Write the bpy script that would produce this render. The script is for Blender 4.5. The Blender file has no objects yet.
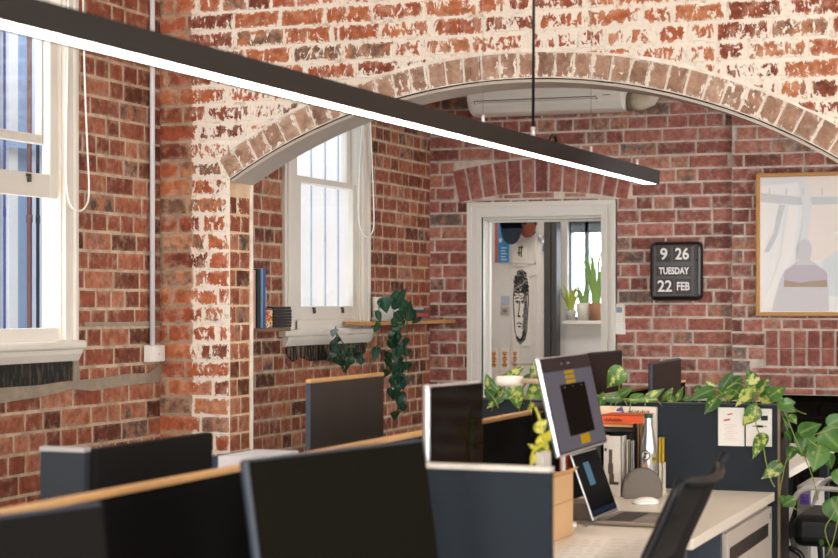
import bpy, bmesh, math, random
from mathutils import Vector, Matrix
random.seed(7)
S = bpy.context.scene
COL = S.collection
PI = math.pi
# ------------------------------------------------------------------ camera
F = 1800.0; CX = 419.0; HY = 303.0; EYE = 1.5
TH = math.atan(683/1800.0); CT = math.cos(TH); ST = math.sin(TH)
cam = bpy.data.cameras.new('camera'); co = bpy.data.objects.new('camera', cam); COL.objects.link(co)
co.location = (0, 0, EYE); co.rotation_euler = (PI/2, 0, TH)
cam.sensor_width = 36; cam.lens = F/838*36; cam.shift_y = 24/838
cam.clip_start = .05; cam.clip_end = 200
cam.dof.use_dof = True; cam.dof.focus_distance = 9.3; cam.dof.aperture_fstop = 4.5
S.camera = co
def ray(x, y):
    u = (x-CX)/F; v = (HY-y)/F
    return Vector((u*CT-ST, u*ST+CT, v))
O0 = Vector((0, 0, EYE))
def onX(x, y, X): d = ray(x, y); return O0 + d*(X/d.x)
def onY(x, y, Y): d = ray(x, y); return O0 + d*(Y/d.y)
def onZ(x, y, Z): d = ray(x, y); return O0 + d*((Z-EYE)/d.z)
def atD(x, y, D): return O0 + ray(x, y)*D

# ------------------------------------------------------------------ materials
def lin(h):
    h = h.lstrip('#'); o = []
    for i in (0, 2, 4):
        c = int(h[i:i+2], 16)/255
        o.append(c/12.92 if c <= .04045 else ((c+.055)/1.055)**2.4)
    return (o[0], o[1], o[2], 1)
class NT:
    def __init__(s, name):
        s.m = bpy.data.materials.new(name); s.m.use_nodes = True
        s.t = s.m.node_tree; s.t.nodes.clear()
        s.out = s.n('ShaderNodeOutputMaterial')
    def n(s, t, **k):
        o = s.t.nodes.new(t)
        for a, b in k.items(): setattr(o, a, b)
        return o
    def l(s, a, b): s.t.links.new(a, b)
    def val(s, sock, v):
        if hasattr(v, 'is_output') or isinstance(v, bpy.types.NodeSocket): s.l(v, sock)
        else: sock.default_value = v
    def math(s, op, a, b=None, c=None, clamp=False):
        o = s.n('ShaderNodeMath', operation=op, use_clamp=clamp)
        s.val(o.inputs[0], a)
        if b is not None: s.val(o.inputs[1], b)
        if c is not None: s.val(o.inputs[2], c)
        return o.outputs[0]
    def mix(s, f, a, b, mode='MIX'):
        o = s.n('ShaderNodeMix', data_type='RGBA', blend_type=mode)
        s.val(o.inputs[0], f); s.val(o.inputs[6], a); s.val(o.inputs[7], b)
        return o.outputs[2]
    def coords(s, scale=(1, 1, 1)):
        t = s.n('ShaderNodeTexCoord'); m = s.n('ShaderNodeMapping'); m.inputs['Scale'].default_value = scale
        s.l(t.outputs['Object'], m.inputs[0]); return m.outputs[0]
    def noise(s, sc, det=4, rough=.55, vec=None, dist=0):
        o = s.n('ShaderNodeTexNoise'); o.inputs['Scale'].default_value = sc; o.inputs['Detail'].default_value = det
        o.inputs['Roughness'].default_value = rough; o.inputs['Distortion'].default_value = dist
        s.l(vec if vec is not None else s.coords(), o.inputs['Vector']); return o.outputs[0]
    def ramp(s, f, stops, interp='LINEAR'):
        o = s.n('ShaderNodeValToRGB'); o.color_ramp.interpolation = interp
        e = o.color_ramp.elements
        while len(e) > 1: e.remove(e[-1])
        e[0].position, e[0].color = stops[0]
        for p, c in stops[1:]:
            k = e.new(p); k.color = c
        s.val(o.inputs[0], f); return o.outputs[0]
    def smooth(s, v, a, b):
        o = s.n('ShaderNodeMapRange', interpolation_type='SMOOTHSTEP')
        s.val(o.inputs[0], v); o.inputs[1].default_value = a; o.inputs[2].default_value = b
        return o.outputs[0]
    def attr(s, name):
        o = s.n('ShaderNodeAttribute'); o.attribute_name = name; return o.outputs['Fac']
    def bump(s, h, st=.3, dist=.01):
        o = s.n('ShaderNodeBump'); o.inputs['Strength'].default_value = st; o.inputs['Distance'].default_value = dist
        s.l(h, o.inputs['Height']); return o.outputs[0]
    def bsdf(s, col, rough=.5, metal=0, spec=.5, normal=None, **k):
        b = s.n('ShaderNodeBsdfPrincipled')
        s.val(b.inputs['Base Color'], col); s.val(b.inputs['Roughness'], rough); s.val(b.inputs['Metallic'], metal)
        b.inputs['Specular IOR Level'].default_value = spec
        if normal is not None: s.l(normal, b.inputs['Normal'])
        for a, v in k.items(): s.val(b.inputs[a], v)
        s.l(b.outputs[0], s.out.inputs[0]); return b
MC = {}
def mat(hexc, rough=.5, metal=0, spec=.5, var=.12, sc=30, bump=0, key=None, **k):
    kk = (hexc, rough, metal, spec, var, sc, bump, tuple(k.items()))
    if kk in MC: return MC[kk]
    n = NT('mat_'+hexc.strip('#')); c = lin(hexc)
    v = n.noise(sc, 3)
    d = n.mix(v, tuple(x*(1-var) for x in c[:3])+(1,), tuple(min(1, x*(1+var)) for x in c[:3])+(1,))
    nm = n.bump(n.noise(sc*4, 3), bump, .004) if bump else None
    n.bsdf(d, rough, metal, spec, nm, **k)
    MC[kk] = n.m; return n.m
def emit(hexc, st):
    n = NT('emit_'+hexc.strip('#')); e = n.n('ShaderNodeEmission'); e.inputs[0].default_value = lin(hexc); e.inputs[1].default_value = st
    n.l(e.outputs[0], n.out.inputs[0]); return n.m
def glass_mat(name, tint=(1, 1, 1, 1), refl=.015):
    n = NT(name); t = n.n('ShaderNodeBsdfTransparent'); t.inputs[0].default_value = tint
    g = n.n('ShaderNodeBsdfGlossy'); g.inputs[1].default_value = .03
    lw = n.n('ShaderNodeLayerWeight'); lw.inputs[0].default_value = .25
    f = n.math('MULTIPLY_ADD', lw.outputs[0], .06, refl)
    m = n.n('ShaderNodeMixShader'); n.l(f, m.inputs[0]); n.l(t.outputs[0], m.inputs[1]); n.l(g.outputs[0], m.inputs[2])
    n.l(m.outputs[0], n.out.inputs[0]); return n.m

def brick_mat(name, stops, lime=.25, limecol='#c9b8a8', paint=None, dark=.25, limeat=.66):
    """brick clay: tint attr picks the firing colour; lime bloom; optional remains of white paint (left of X it was never painted)"""
    n = NT(name); co_ = n.coords(); t = n.attr('tint')
    nz = n.noise(26, 6, .65, co_)
    t = n.math('ADD', t, n.math('MULTIPLY', n.math('SUBTRACT', n.noise(17, 4, .6, co_), .5), .55), clamp=True)
    base = n.ramp(t, [(p, lin(c)) for p, c in stops])
    base = n.mix(n.smooth(nz, .3, .75), base, n.mix(.5, base, (.02, .01, .008, 1)), 'MIX') if dark else base
    n2 = n.noise(21, 6, .62, co_)
    l = n.smooth(n.math('MULTIPLY_ADD', n.attr('edge'), .13, n.math('ADD', n2, n.math('MULTIPLY', n.noise(4, 3, .6, co_), .35))), limeat, limeat+.3)
    base = n.mix(n.math('MULTIPLY', l, lime), base, lin(limecol))
    rough = .88
    if paint:
        xlim, amount, col, frames = paint
        sx = n.n('ShaderNodeSeparateXYZ'); n.l(co_, sx.inputs[0])
        v2 = n.coords((1, 1, .55))
        p = n.noise(40, 5, .68, v2, .6)
        p = n.math('ADD', p, n.math('MULTIPLY', n.math('SUBTRACT', n.noise(2.2, 2, .5, co_), .5), .42))
        p = n.math('ADD', n.math('MULTIPLY_ADD', n.attr('edge'), .13, p), n.math('MULTIPLY', n.attr('cover'), .11))
        m = n.smooth(p, amount, amount+.045)
        if xlim is not None:
            lim = n.smooth(n.math('MULTIPLY_ADD', n.noise(9, 3, .5, co_), .05, sx.outputs[0]), xlim+.02, xlim+.032)
            m = n.math('MULTIPLY', m, lim)
        base = n.mix(n.math('MULTIPLY', m, .93), base, lin(col))
    nm = n.bump(n.math('ADD', nz, n.math('MULTIPLY', n2, .6)), .55, .006)
    n.bsdf(base, rough, 0, .25, nm); return n.m
def mortar_mat(name, c1, c2, paint=None):
    n = NT(name); co_ = n.coords()
    base = n.mix(n.smooth(n.noise(14, 6, .6, co_), .35, .7), lin(c1), lin(c2))
    if paint:
        sx = n.n('ShaderNodeSeparateXYZ'); n.l(co_, sx.inputs[0])
        lim = n.smooth(n.math('MULTIPLY_ADD', n.noise(9, 3, .5, co_), .05, sx.outputs[0]), paint[0]+.02, paint[0]+.032)
        w = n.mix(n.smooth(n.noise(24, 6, .68, co_), .5, .72), lin(paint[1]), lin('#b9a794'))
        base = n.mix(lim, base, w)
    n.bsdf(base, .9, 0, .2, n.bump(n.noise(70, 5, .7, co_), .6, .005)); return n.m

RED = [(0, '#7a4030'), (.18, '#9c5138'), (.45, '#b3603f'), (.72, '#bf7049'), (.88, '#c47f58'), (.96, '#8f6c58'), (1, '#7c5c4c')]
LEFTB = [(0, '#56301f'), (.2, '#834632'), (.5, '#9a543d'), (.75, '#a8654a'), (.9, '#b9785a'), (.97, '#86695a'), (1, '#5f4c42')]
PINK = [(0, '#7a4d45'), (.2, '#9b6056'), (.5, '#b16f64'), (.75, '#bd7e70'), (.88, '#c88e76'), (.97, '#947363'), (1, '#7a6c65')]
m_brick_left = brick_mat('brick_left', LEFTB, .4, '#c3ac96', limeat=.66)
m_brick_jamb = brick_mat('brick_jamb', LEFTB, .35, '#cfae8c', paint=(None, .70, '#e6cfb2', None))
m_brick_pier = brick_mat('brick_arch', RED, .42, '#d8b7a0', limeat=.62, paint=(-4.02, .575, '#e9e1d5', None))
m_brick_back = brick_mat('brick_back', PINK, .5, '#cdbdb4', limeat=.66)
m_brick_ring = brick_mat('brick_ring', [(0, '#987461'), (.5, '#aa846f'), (1, '#bc9882')], .3, '#e0d4c6', paint=(None, .62, '#efe8de', None), dark=.1)
m_brick_fan = brick_mat('brick_fan', [(0, '#7c4a43'), (.5, '#a06056'), (1, '#b5766a')], .3, '#cdbdb4', limeat=.68)
m_brick_black = brick_mat('brick_black', [(0, '#0c0b0a'), (1, '#191614')], .05, '#3a3430')
m_mort_left = mortar_mat('mortar_left', '#c6ae94', '#a08a74')
m_mort_arch = mortar_mat('mortar_arch', '#b39c84', '#927e6a', paint=(-4.02, '#e7ddd0'))
m_mort_back = mortar_mat('mortar_back', '#ddd2c8', '#bdb1a6')
m_mort_jamb = mortar_mat('mortar_jamb', '#dcbf9f', '#cfa985')  # peach tone puts the orange light on the jamb into the mortar colour
m_mort_white = mortar_mat('mortar_white', '#efe7dc', '#d9cbbb')
m_mort_dark = mortar_mat('mortar_dark', '#2a2623', '#1d1a18')
m_plaster = mat('#b9aea2', .8, var=.08, sc=9, bump=.15)
m_white = mat('#e4dfd6', .45, var=.04, sc=6)
m_whitewall = mat('#d9d4cf', .8, var=.05, sc=5)
m_trim = mat('#d8d1c5', .42, var=.05, sc=7)
m_black = mat('#0d0d0e', .5, var=.2)
m_screen_off = mat('#0a0a0a', .18, spec=.6, var=.1)
m_screen_matte = mat('#131210', .32, spec=.5, var=.1, IOR=1.15)
m_case_dark = mat('#1d1d1f', .45, var=.15)
m_case_blue = mat('#27303f', .5, var=.1)
m_alu = mat('#c9ccd2', .3, .85, var=.04)
m_alu_d = mat('#8d8276', .38, .7, var=.05)
m_felt = mat('#080808', .95, spec=.1, var=.3, sc=200)
m_navy = mat('#2c3138', .85, spec=.2, var=.16, sc=140, bump=.1)
m_navy_d = mat('#1f262e', .85, spec=.2, var=.16, sc=140)
m_timber = mat('#c79a63', .5, var=.15, sc=20)
m_desk = mat('#eae0d0', .4, var=.03, sc=8)
m_paper = mat('#e9e6e1', .75, var=.03, sc=12)
m_glass = glass_mat('window_glass')

# ------------------------------------------------------------------ mesh builders
WM = {}
class MB:
    def __init__(s): s.bm = bmesh.new(); s.mi = 0; s.lay = {}
    def layer(s, n):
        l = s.bm.verts.layers.float.get(n)
        return l if l is not None else s.bm.verts.layers.float.new(n)
    def face(s, pts, mi=None):
        vs = [s.bm.verts.new(p) for p in pts]
        try: f = s.bm.faces.new(vs)
        except ValueError: return None
        f.material_index = s.mi if mi is None else mi; return f
    def box(s, a, b, bev=0, M=None, mi=None, seg=2):
        a, b = Vector(a), Vector(b)
        lo = Vector((min(a.x, b.x), min(a.y, b.y), min(a.z, b.z))); hi = Vector((max(a.x, b.x), max(a.y, b.y), max(a.z, b.z)))
        vs = [s.bm.verts.new((x, y, z)) for x in (lo.x, hi.x) for y in (lo.y, hi.y) for z in (lo.z, hi.z)]
        fs = []
        for q in ((0, 1, 3, 2), (4, 6, 7, 5), (0, 4, 5, 1), (2, 3, 7, 6), (0, 2, 6, 4), (1, 5, 7, 3)):
            f = s.bm.faces.new([vs[i] for i in q]); f.material_index = s.mi if mi is None else mi; fs.append(f)
        if bev > 0:
            es = list({e for f in fs for e in f.edges})
            r = bmesh.ops.bevel(s.bm, geom=es, offset=bev, segments=seg, profile=.5, affect='EDGES')
            vs = list({v for f in r['faces'] for v in f.verts} | {v for v in vs if v.is_valid})
            for f in r['faces']: f.material_index = s.mi if mi is None else mi
        if M is not None:
            for v in vs: v.co = M @ v.co
        return s
    def prism(s, pts, vec, mi=None):
        """closed polygon pts (3D) extruded by vec"""
        vec = Vector(vec); m = s.mi if mi is None else mi
        a = [s.bm.verts.new(p) for p in pts]; b = [s.bm.verts.new(Vector(p)+vec) for p in pts]
        n = len(pts)
        for f in (a[::-1], b):
            s.bm.faces.new(f).material_index = m
        for i in range(n):
            s.bm.faces.new((a[i], a[(i+1) % n], b[(i+1) % n], b[i])).material_index = m
        return s
    def tube(s, path, r, seg=8, cap=True, mi=None):
        path = [Vector(p) for p in path]; rs = r if isinstance(r, (list, tuple)) else [r]*len(path)
        m = s.mi if mi is None else mi; rings = []; up = None
        for i, p in enumerate(path):
            t = (path[min(i+1, len(path)-1)]-path[max(i-1, 0)]).normalized()
            if up is None: up = t.orthogonal().normalized()
            else:
                up = up - t*up.dot(t); up = up.normalized() if up.length > 1e-6 else t.orthogonal().normalized()
            w = t.cross(up)
            rings.append([s.bm.verts.new(p+(up*math.cos(k*2*PI/seg)+w*math.sin(k*2*PI/seg))*rs[i]) for k in range(seg)])
        for a, b in zip(rings, rings[1:]):
            for k in range(seg):
                f = s.bm.faces.new((a[k], a[(k+1) % seg], b[(k+1) % seg], b[k])); f.material_index = m; f.smooth = True
        if cap:
            s.bm.faces.new(rings[0][::-1]).material_index = m; s.bm.faces.new(rings[-1]).material_index = m
        return s
    def lathe(s, prof, c=(0, 0, 0), seg=20, M=None, mi=None, smooth=True):
        c = Vector(c); rings = []; m = s.mi if mi is None else mi; vs = []
        for r, z in prof:
            if r < 1e-5: g = [s.bm.verts.new((c.x, c.y, c.z+z))]
            else: g = [s.bm.verts.new((c.x+r*math.cos(k*2*PI/seg), c.y+r*math.sin(k*2*PI/seg), c.z+z)) for k in range(seg)]
            rings.append(g); vs += g
        for a, b in zip(rings, rings[1:]):
            for k in range(seg):
                k2 = (k+1) % seg
                q = [a[k], a[k2], b[k2], b[k]] if len(a) > 1 and len(b) > 1 else ([a[0], b[k2], b[k]] if len(a) == 1 and len(b) > 1 else ([a[k], a[k2], b[0]] if len(b) == 1 and len(a) > 1 else None))
                if q:
                    f = s.bm.faces.new(q); f.material_index = m; f.smooth = smooth
        if M is not None:
            for v in vs: v.co = M @ v.co
        return s
    def build(s, name, mats, parent=None, local=False, smooth=False, normals=True):
        if normals: bmesh.ops.recalc_face_normals(s.bm, faces=s.bm.faces)
        if parent is not None and not local:
            inv = WM[parent.name].inverted()
            s.bm.transform(inv)
        me = bpy.data.meshes.new(name); s.bm.to_mesh(me); s.bm.free()
        for m in (mats if isinstance(mats, (list, tuple)) else [mats]): me.materials.append(m)
        if smooth:
            for p in me.polygons: p.use_smooth = True
        o = bpy.data.objects.new(name, me); COL.objects.link(o)
        if parent is not None:
            o.parent = parent; WM[o.name] = WM[parent.name].copy()
        else: WM[o.name] = Matrix.Identity(4)
        return o
def tag(o, label, cat, group=None):
    o['label'] = label; o['category'] = cat
    if group: o['group'] = group
    return o
def thing(name, label, cat, loc=(0, 0, 0), rotz=0, group=None):
    o = bpy.data.objects.new(name, None); COL.objects.link(o); o.empty_display_size = .1
    o.location = loc; o.rotation_euler = (0, 0, rotz)
    WM[o.name] = Matrix.Translation(Vector(loc)) @ Matrix.Rotation(rotz, 4, 'Z')
    return tag(o, label, cat, group)
def struct(o):
    o['kind'] = 'structure'; return o
def one(name, mb, m, label, cat, group=None, smooth=False):
    """a thing that is one mesh: origin at the base of its geometry"""
    vs = [v.co.copy() for v in mb.bm.verts]
    c = sum(vs, Vector())/len(vs); c.z = min(v.z for v in vs)
    mb.bm.transform(Matrix.Translation(-c))
    o = mb.build(name, m, smooth=smooth); o.location = c; WM[o.name] = Matrix.Translation(c)
    return tag(o, label, cat, group)
def text_mesh(mb, s, size, M, mi=None, bold=.0, align='CENTER', xs=1.0):
    cu = bpy.data.curves.new('t', 'FONT'); cu.body = s; cu.size = size; cu.align_x = align; cu.align_y = 'CENTER'; cu.offset = bold; cu.resolution_u = 3
    o = bpy.data.objects.new('t', cu); COL.objects.link(o)
    dg = bpy.context.evaluated_depsgraph_get(); me = bpy.data.meshes.new_from_object(o.evaluated_get(dg))
    bpy.data.objects.remove(o)
    vs = [mb.bm.verts.new(M @ Vector((v.co.x*xs, v.co.y, v.co.z))) for v in me.vertices]
    for p in me.polygons:
        try:
            f = mb.bm.faces.new([vs[i] for i in p.vertices]); f.material_index = mb.mi if mi is None else mi
        except ValueError: pass
    bpy.data.meshes.remove(me); bpy.data.curves.remove(cu)
def frameM(o, r, up, n):
    r, up, n = Vector(r), Vector(up), Vector(n); o = Vector(o)
    return Matrix(((r.x, up.x, n.x, o.x), (r.y, up.y, n.y, o.y), (r.z, up.z, n.z, o.z), (0, 0, 0, 1)))

# ------------------------------------------------------------------ brickwork
def poly_brick(mb, pts, M, mi, relief=.007, tint=None, cover=0):
    """pts: 2D polygon (u,v) ; M: frame, local z = out of the wall"""
    lt, le, lc = mb.layer('tint'), mb.layer('edge'), mb.layer('cover')
    c = Vector((sum(p[0] for p in pts)/len(pts), sum(p[1] for p in pts)/len(pts)))
    t = random.random() if tint is None else tint
    rel = relief+random.uniform(-.4, .4)*min(relief, .005); j = .0016
    def ring(ins, z, jit):
        out = []
        for p in pts:
            d = Vector(p)-c; L = max(d.length, 1e-5); sx = 1-ins/max(abs(d.x), .012); sy = 1-ins/max(abs(d.y), .012)
            q = c+Vector((d.x*max(sx, .2), d.y*max(sy, .2)))
            v = mb.bm.verts.new(M @ Vector((q.x+random.uniform(-jit, jit), q.y+random.uniform(-jit, jit), z))); out.append(v)
        return out
    r0 = ring(0, -.004 if relief > .003 else -.0005, j); r1 = ring(.003, rel, j); r2 = ring(.016, rel+.001, 0)
    for v in r0+r1: v[lt] = t; v[le] = 1; v[lc] = cover
    for v in r2: v[lt] = t; v[le] = 0; v[lc] = cover
    n = len(pts)
    for a, b in ((r0, r1), (r1, r2)):
        for i in range(n):
            f = mb.bm.faces.new((a[i], a[(i+1) % n], b[(i+1) % n], b[i])); f.material_index = mi
    mb.bm.faces.new(r2).material_index = mi
def cut_holes(b, holes):
    for h in holes:
        u0, u1, v0, v1 = b
        if u0 < h[1] and u1 > h[0] and v0 < h[3] and v1 > h[2]:
            c = []
            if h[0]-u0 > .02: c.append((u0, h[0]-.004, v0, v1))
            if u1-h[1] > .02: c.append((h[1]+.004, u1, v0, v1))
            if h[2]-v0 > .02: c.append((u0, u1, v0, h[2]-.004))
            if v1-h[3] > .02: c.append((u0, u1, h[3]+.004, v1))
            if not c: return None
            b = max(c, key=lambda q: (q[1]-q[0])*(q[3]-q[2]))
    return b
def clip_half(pts, c, d, R):
    out = []
    for i in range(len(pts)):
        a, b = Vector(pts[i]), Vector(pts[(i+1) % len(pts)])
        fa, fb = (a-c).dot(d)-R, (b-c).dot(d)-R
        if fa >= 0: out.append((a.x, a.y))
        if (fa >= 0) != (fb >= 0):
            q = a+(b-a)*(fa/(fa-fb)); out.append((q.x, q.y))
    return out
def bricks(mb, M, u0, u1, z0, z1, mi, holes=(), circle=None, course=.086, header=.3, relief=.007, hrow=5, tintf=None, joint=.010, lenj=.015):
    n = int((z1-z0)/course)+1
    for r in range(n):
        v0 = z0+r*course; v1 = min(v0+course-joint, z1)
        if v1-v0 < .02: continue
        allh = (r % hrow == 2)
        u = u0-random.uniform(0, .22)
        while u < u1:
            L = .115 if (allh or random.random() < header) else .23
            L += random.uniform(-lenj, lenj)
            b = (max(u, u0), min(u+L, u1), v0+random.uniform(-.0015, .0015), v1+random.uniform(-.0015, .0015))
            u += L+joint
            if b[1]-b[0] < .025: continue
            b = cut_holes(b, holes)
            if b is None or b[1]-b[0] < .02 or b[3]-b[2] < .015: continue
            pts = [(b[0], b[2]), (b[1], b[2]), (b[1], b[3]), (b[0], b[3])]
            if circle:
                c, R = circle; m = Vector(((b[0]+b[1])/2, (b[2]+b[3])/2)); d = (m-c)
                if d.length < R-.3 and d.y < R: 
                    if abs(m.x-c.x) < 1.40: continue
                pts = clip_half(pts, c, d.normalized(), R) if abs(m.x-c.x) < 1.62 else pts
                if len(pts) < 3: continue
                ar = abs(sum(pts[i][0]*pts[(i+1) % len(pts)][1]-pts[(i+1) % len(pts)][0]*pts[i][1] for i in range(len(pts))))/2
                if ar < .001: continue
            poly_brick(mb, pts, M, mi, relief, None if tintf is None else tintf(b))
def panel_holes(mb, M, u0, u1, z0, z1, holes, mi, depth=.0):
    """flat backing with rectangular holes, as a grid of quads"""
    us = sorted({u0, u1}|{min(max(h[k], u0), u1) for h in holes for k in (0, 1)}); vs = sorted({z0, z1}|{min(max(h[k], z0), z1) for h in holes for k in (2, 3)})
    for a, b in zip(us, us[1:]):
        for c, d in zip(vs, vs[1:]):
            mu, mv = (a+b)/2, (c+d)/2
            if any(h[0] < mu < h[1] and h[2] < mv < h[3] for h in holes): continue
            mb.face([M @ Vector(p) for p in ((a, c, depth), (b, c, depth), (b, d, depth), (a, d, depth))], mi)
# ================================================================== THE SETTING
XL = -4.19; YA = 7.57; YB2 = 7.803; YB = 11.246; XR = 3.5; YR = -3.0; ZC = 3.5; ZC2 = 3.3; XAR = 1.3
ML = frameM((XL, 0, 0), (0, 1, 0), (0, 0, 1), (1, 0, 0))
MA = frameM((0, YA, 0), (1, 0, 0), (0, 0, 1), (0, -1, 0))
MBK = frameM((0, YB, 0), (1, 0, 0), (0, 0, 1), (0, -1, 0))
# --- floor and ceilings
m_floor = mat('#6d675f', .6, var=.1, sc=2)
mb = MB(); mb.box((XL-.4, YR-.2, -.1), (XR+.3, YB+.5, 0)); struct(mb.build('floor', m_floor))
m_ceil = mat('#d8d4cc', .85, var=.03)
mb = MB(); mb.box((XL-.3, YR-.2, ZC), (XR+.3, YB2, ZC+.1)); mb.box((XL-.3, YB2, ZC2), (XAR+.3, YB+.3, ZC2+.1)); struct(mb.build('ceiling', m_ceil))
# --- left wall
W2 = dict(o0=8.93, o1=10.155, zs=1.352, zt=2.98)
W1 = dict(o0=5.585, o1=6.81, zs=1.338, zt=2.98)
hl = [(W['o0']+.06, W['o1']-.06, W['zs']-.02, W['zt']+.02) for W in (W1, W2)]
mb = MB(); panel_holes(mb, ML, YR-.2, YB+.3, 0, ZC, hl, 0)
hb = [(W['o0']+.03, W['o1']-.03, W['zs']-.05, W['zt']+.05) for W in (W1, W2)] + [(7.58, 7.79, 0, 4)]
bricks(mb, ML, 3.6, YB, .62, ZC, 1, hb, hrow=4, header=.38, relief=.002, joint=.012)
# outer leaf of the wall, so that the openings have depth
for a, b, c, d in ((YR-.2, hl[0][0], 0, ZC), (hl[0][1], hl[1][0], 0, ZC), (hl[1][1], YB+.3, 0, ZC), (hl[0][0], hl[0][1], 0, hl[0][2]), (hl[1][0], hl[1][1], 0, hl[1][2]), (hl[0][0], hl[0][1], hl[0][3], ZC), (hl[1][0], hl[1][1], hl[1][3], ZC)):
    mb.box((XL-.08, a, c), (XL-.01, b, d), mi=0)
# old cement render smeared below the front window
def smear(pts, X, th=.006):
    P = [onX(x, y, X) for x, y in pts]; mb.prism(P, (th, 0, 0), 2)
smear([(-30, 395), (0, 386), (40, 384), (72, 381), (73, 345), (77, 344), (79, 380), (100, 378), (125, 374), (148, 373), (161, 362), (161, 374), (160, 382), (140, 384), (120, 386), (92, 391), (70, 389), (45, 396), (20, 400), (-30, 408)], XL+.006)
smear([(84, 322), (120, 322), (161, 321), (161, 325), (120, 326), (84, 326)], XL+.006)
m_cement = mortar_mat('cement', '#8d8172', '#a08f7c')
nt = NT('charred_patch'); c_ = nt.coords(); v_ = nt.coords((1, 9, 1.6))
ns = nt.smooth(nt.noise(7, 5, .6, v_), .5, .62)
nt.bsdf(nt.mix(ns, lin('#1b1916'), lin('#4b4239')), .75, 0, .3, nt.bump(nt.noise(60, 4, .6, c_), .5, .004)); m_char = nt.m
nt = NT('charred_drips'); v_ = nt.coords((1, 7, .9))
ns = nt.smooth(nt.noise(8, 5, .6, v_), .47, .6)
nt.bsdf(nt.mix(ns, lin('#14110e'), lin('#6d5a48')), .8, 0, .3); m_drip = nt.m
smear2 = [(-30, 352), (72, 350), (70, 380), (40, 385), (10, 387), (-30, 390)]
mb.prism([onX(x, y, XL+.009) for x, y in smear2], (.006, 0, 0), 3)
dr = [(287, 340), (366, 334), (365, 352), (358, 358), (346, 357), (338, 364), (325, 360), (310, 361), (300, 357), (293, 362), (286, 354)]
mb.prism([onX(x, y, XL+.008) for x, y in dr], (.005, 0, 0), 4)
struct(mb.build('wall_left', [m_mort_left, m_brick_left, m_cement, m_char, m_drip], normals=True))

# --- arch wall
AC = Vector((-2.405, -.16)); RI = 2.65; AH = math.asin(1.415/2.65); XJ0, XJ1 = AC.x-1.415, AC.x+1.415; ZSP = AC.y+RI*math.cos(AH)
mb = MB()
for y, n in ((YA, 0), (YB2, 3)):
    for a, b in ((XL, XJ0), (XJ1, XR)):
        mb.face([(a, y, 0), (b, y, 0), (b, y, ZC), (a, y, ZC)], n)
    N = 48
    for i in range(N):
        a0 = -AH+2*AH*i/N; a1 = -AH+2*AH*(i+1)/N
        p = [(AC.x+RI*math.sin(a), AC.y+RI*math.cos(a)) for a in (a0, a1)]
        mb.face([(p[0][0], y, p[0][1]), (p[1][0], y, p[1][1]), (p[1][0], y, ZC), (p[0][0], y, ZC)], n)
RO = RI+.112
def bricks_arch():
    real = poly_brick
    n = int(ZC/.086)+1
    for r in range(n):
        v0 = r*.086+.03; v1 = v0+.076
        u = XL-random.uniform(0, .22)
        while u < 1.3:
            L = (.115 if random.random() < (.9 if r % 6 == 3 else .18) else .23)+random.uniform(-.014, .014)
            b = (max(u, XL), u+L, v0+random.uniform(-.002, .002), v1+random.uniform(-.002, .002)); u += L+.011
            if b[1]-b[0] < .03: continue
            b = cut_holes(b, [(XJ0, XJ1, 0, ZSP)])
            if b is None or b[3]-b[2] < .02 or b[1]-b[0] < .02: continue
            # the pier corner reads as a straight quoin
            pts = [(b[0], b[2]), (b[1], b[2]), (b[1], b[3]), (b[0], b[3])]
            m = Vector(((b[0]+b[1])/2, (b[2]+b[3])/2)); d = m-AC
            if d.y > 0 and abs(d.x)/d.y < .63 and b[3] > ZSP-.02:
                if max((Vector(q)-AC).length for q in pts) < RO+.012: continue
                pts = clip_half(pts, AC, d.normalized(), RO+.010)
                if len(pts) < 3: continue
                ar = abs(sum(pts[i][0]*pts[(i+1) % len(pts)][1]-pts[(i+1) % len(pts)][0]*pts[i][1] for i in range(len(pts))))/2
                if ar < .0022: continue
            dist = abs(d.length-RO); cv = max(0, 1-dist/.28)*(1 if d.y > 0 and abs(d.x)/d.y < .8 else .0)
            poly_brick(mb, pts, MA, 1, .006, cover=cv)
bricks_arch()
# ring of rowlock bricks
NB = 36
for i in range(NB):
    a0 = -AH+2*AH*i/NB+.0017; a1 = -AH+2*AH*(i+1)/NB-.0017
    pol = lambda a, r: (AC.x+r*math.sin(a), AC.y+r*math.cos(a))
    poly_brick(mb, [pol(a0, RI+.004), pol(a1, RI+.004), pol(a1, RO), pol(a0, RO)], MA, 2, .010)
for i in range(60):   # rubbed white margin around the ring
    a0 = -AH*1.04+2.08*AH*i/60; a1 = -AH*1.04+2.08*AH*(i+1)/60
    w = .014+.010*random.random()
    mb.face([MA @ Vector((*pol(a0, RO), .007)), MA @ Vector((*pol(a1, RO), .007)), MA @ Vector((*pol(a1, RO+w), .004)), MA @ Vector((*pol(a0, RO+w), .004))], 4)
# plastered soffit, with a dark strip painting the gap's shade along the brick ring
for i in range(48):
    a0 = -AH+2*AH*i/48; a1 = -AH+2*AH*(i+1)/48; k0 = RI-.005-.002*random.random()
    mb.face([(pol(a, r)[0], YA+.0005, pol(a, r)[1]) for a, r in ((a0, k0), (a1, k0), (a1, RI+.002), (a0, RI+.002))], 5)
for i in range(48):
    a0 = -AH+2*AH*i/48; a1 = -AH+2*AH*(i+1)/48; q = RI-.018
    A, B, C, D = pol(a0, q), pol(a1, q), pol(a1, RI-.005), pol(a0, RI-.005)
    mb.face([(A[0], YA+.004, A[1]), (B[0], YA+.004, B[1]), (B[0], YB2, B[1]), (A[0], YB2, A[1])], 3)
    mb.face([(A[0], YA+.004, A[1]), (B[0], YA+.004, B[1]), (C[0], YA+.004, C[1]), (D[0], YA+.004, D[1])], 3)
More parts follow.
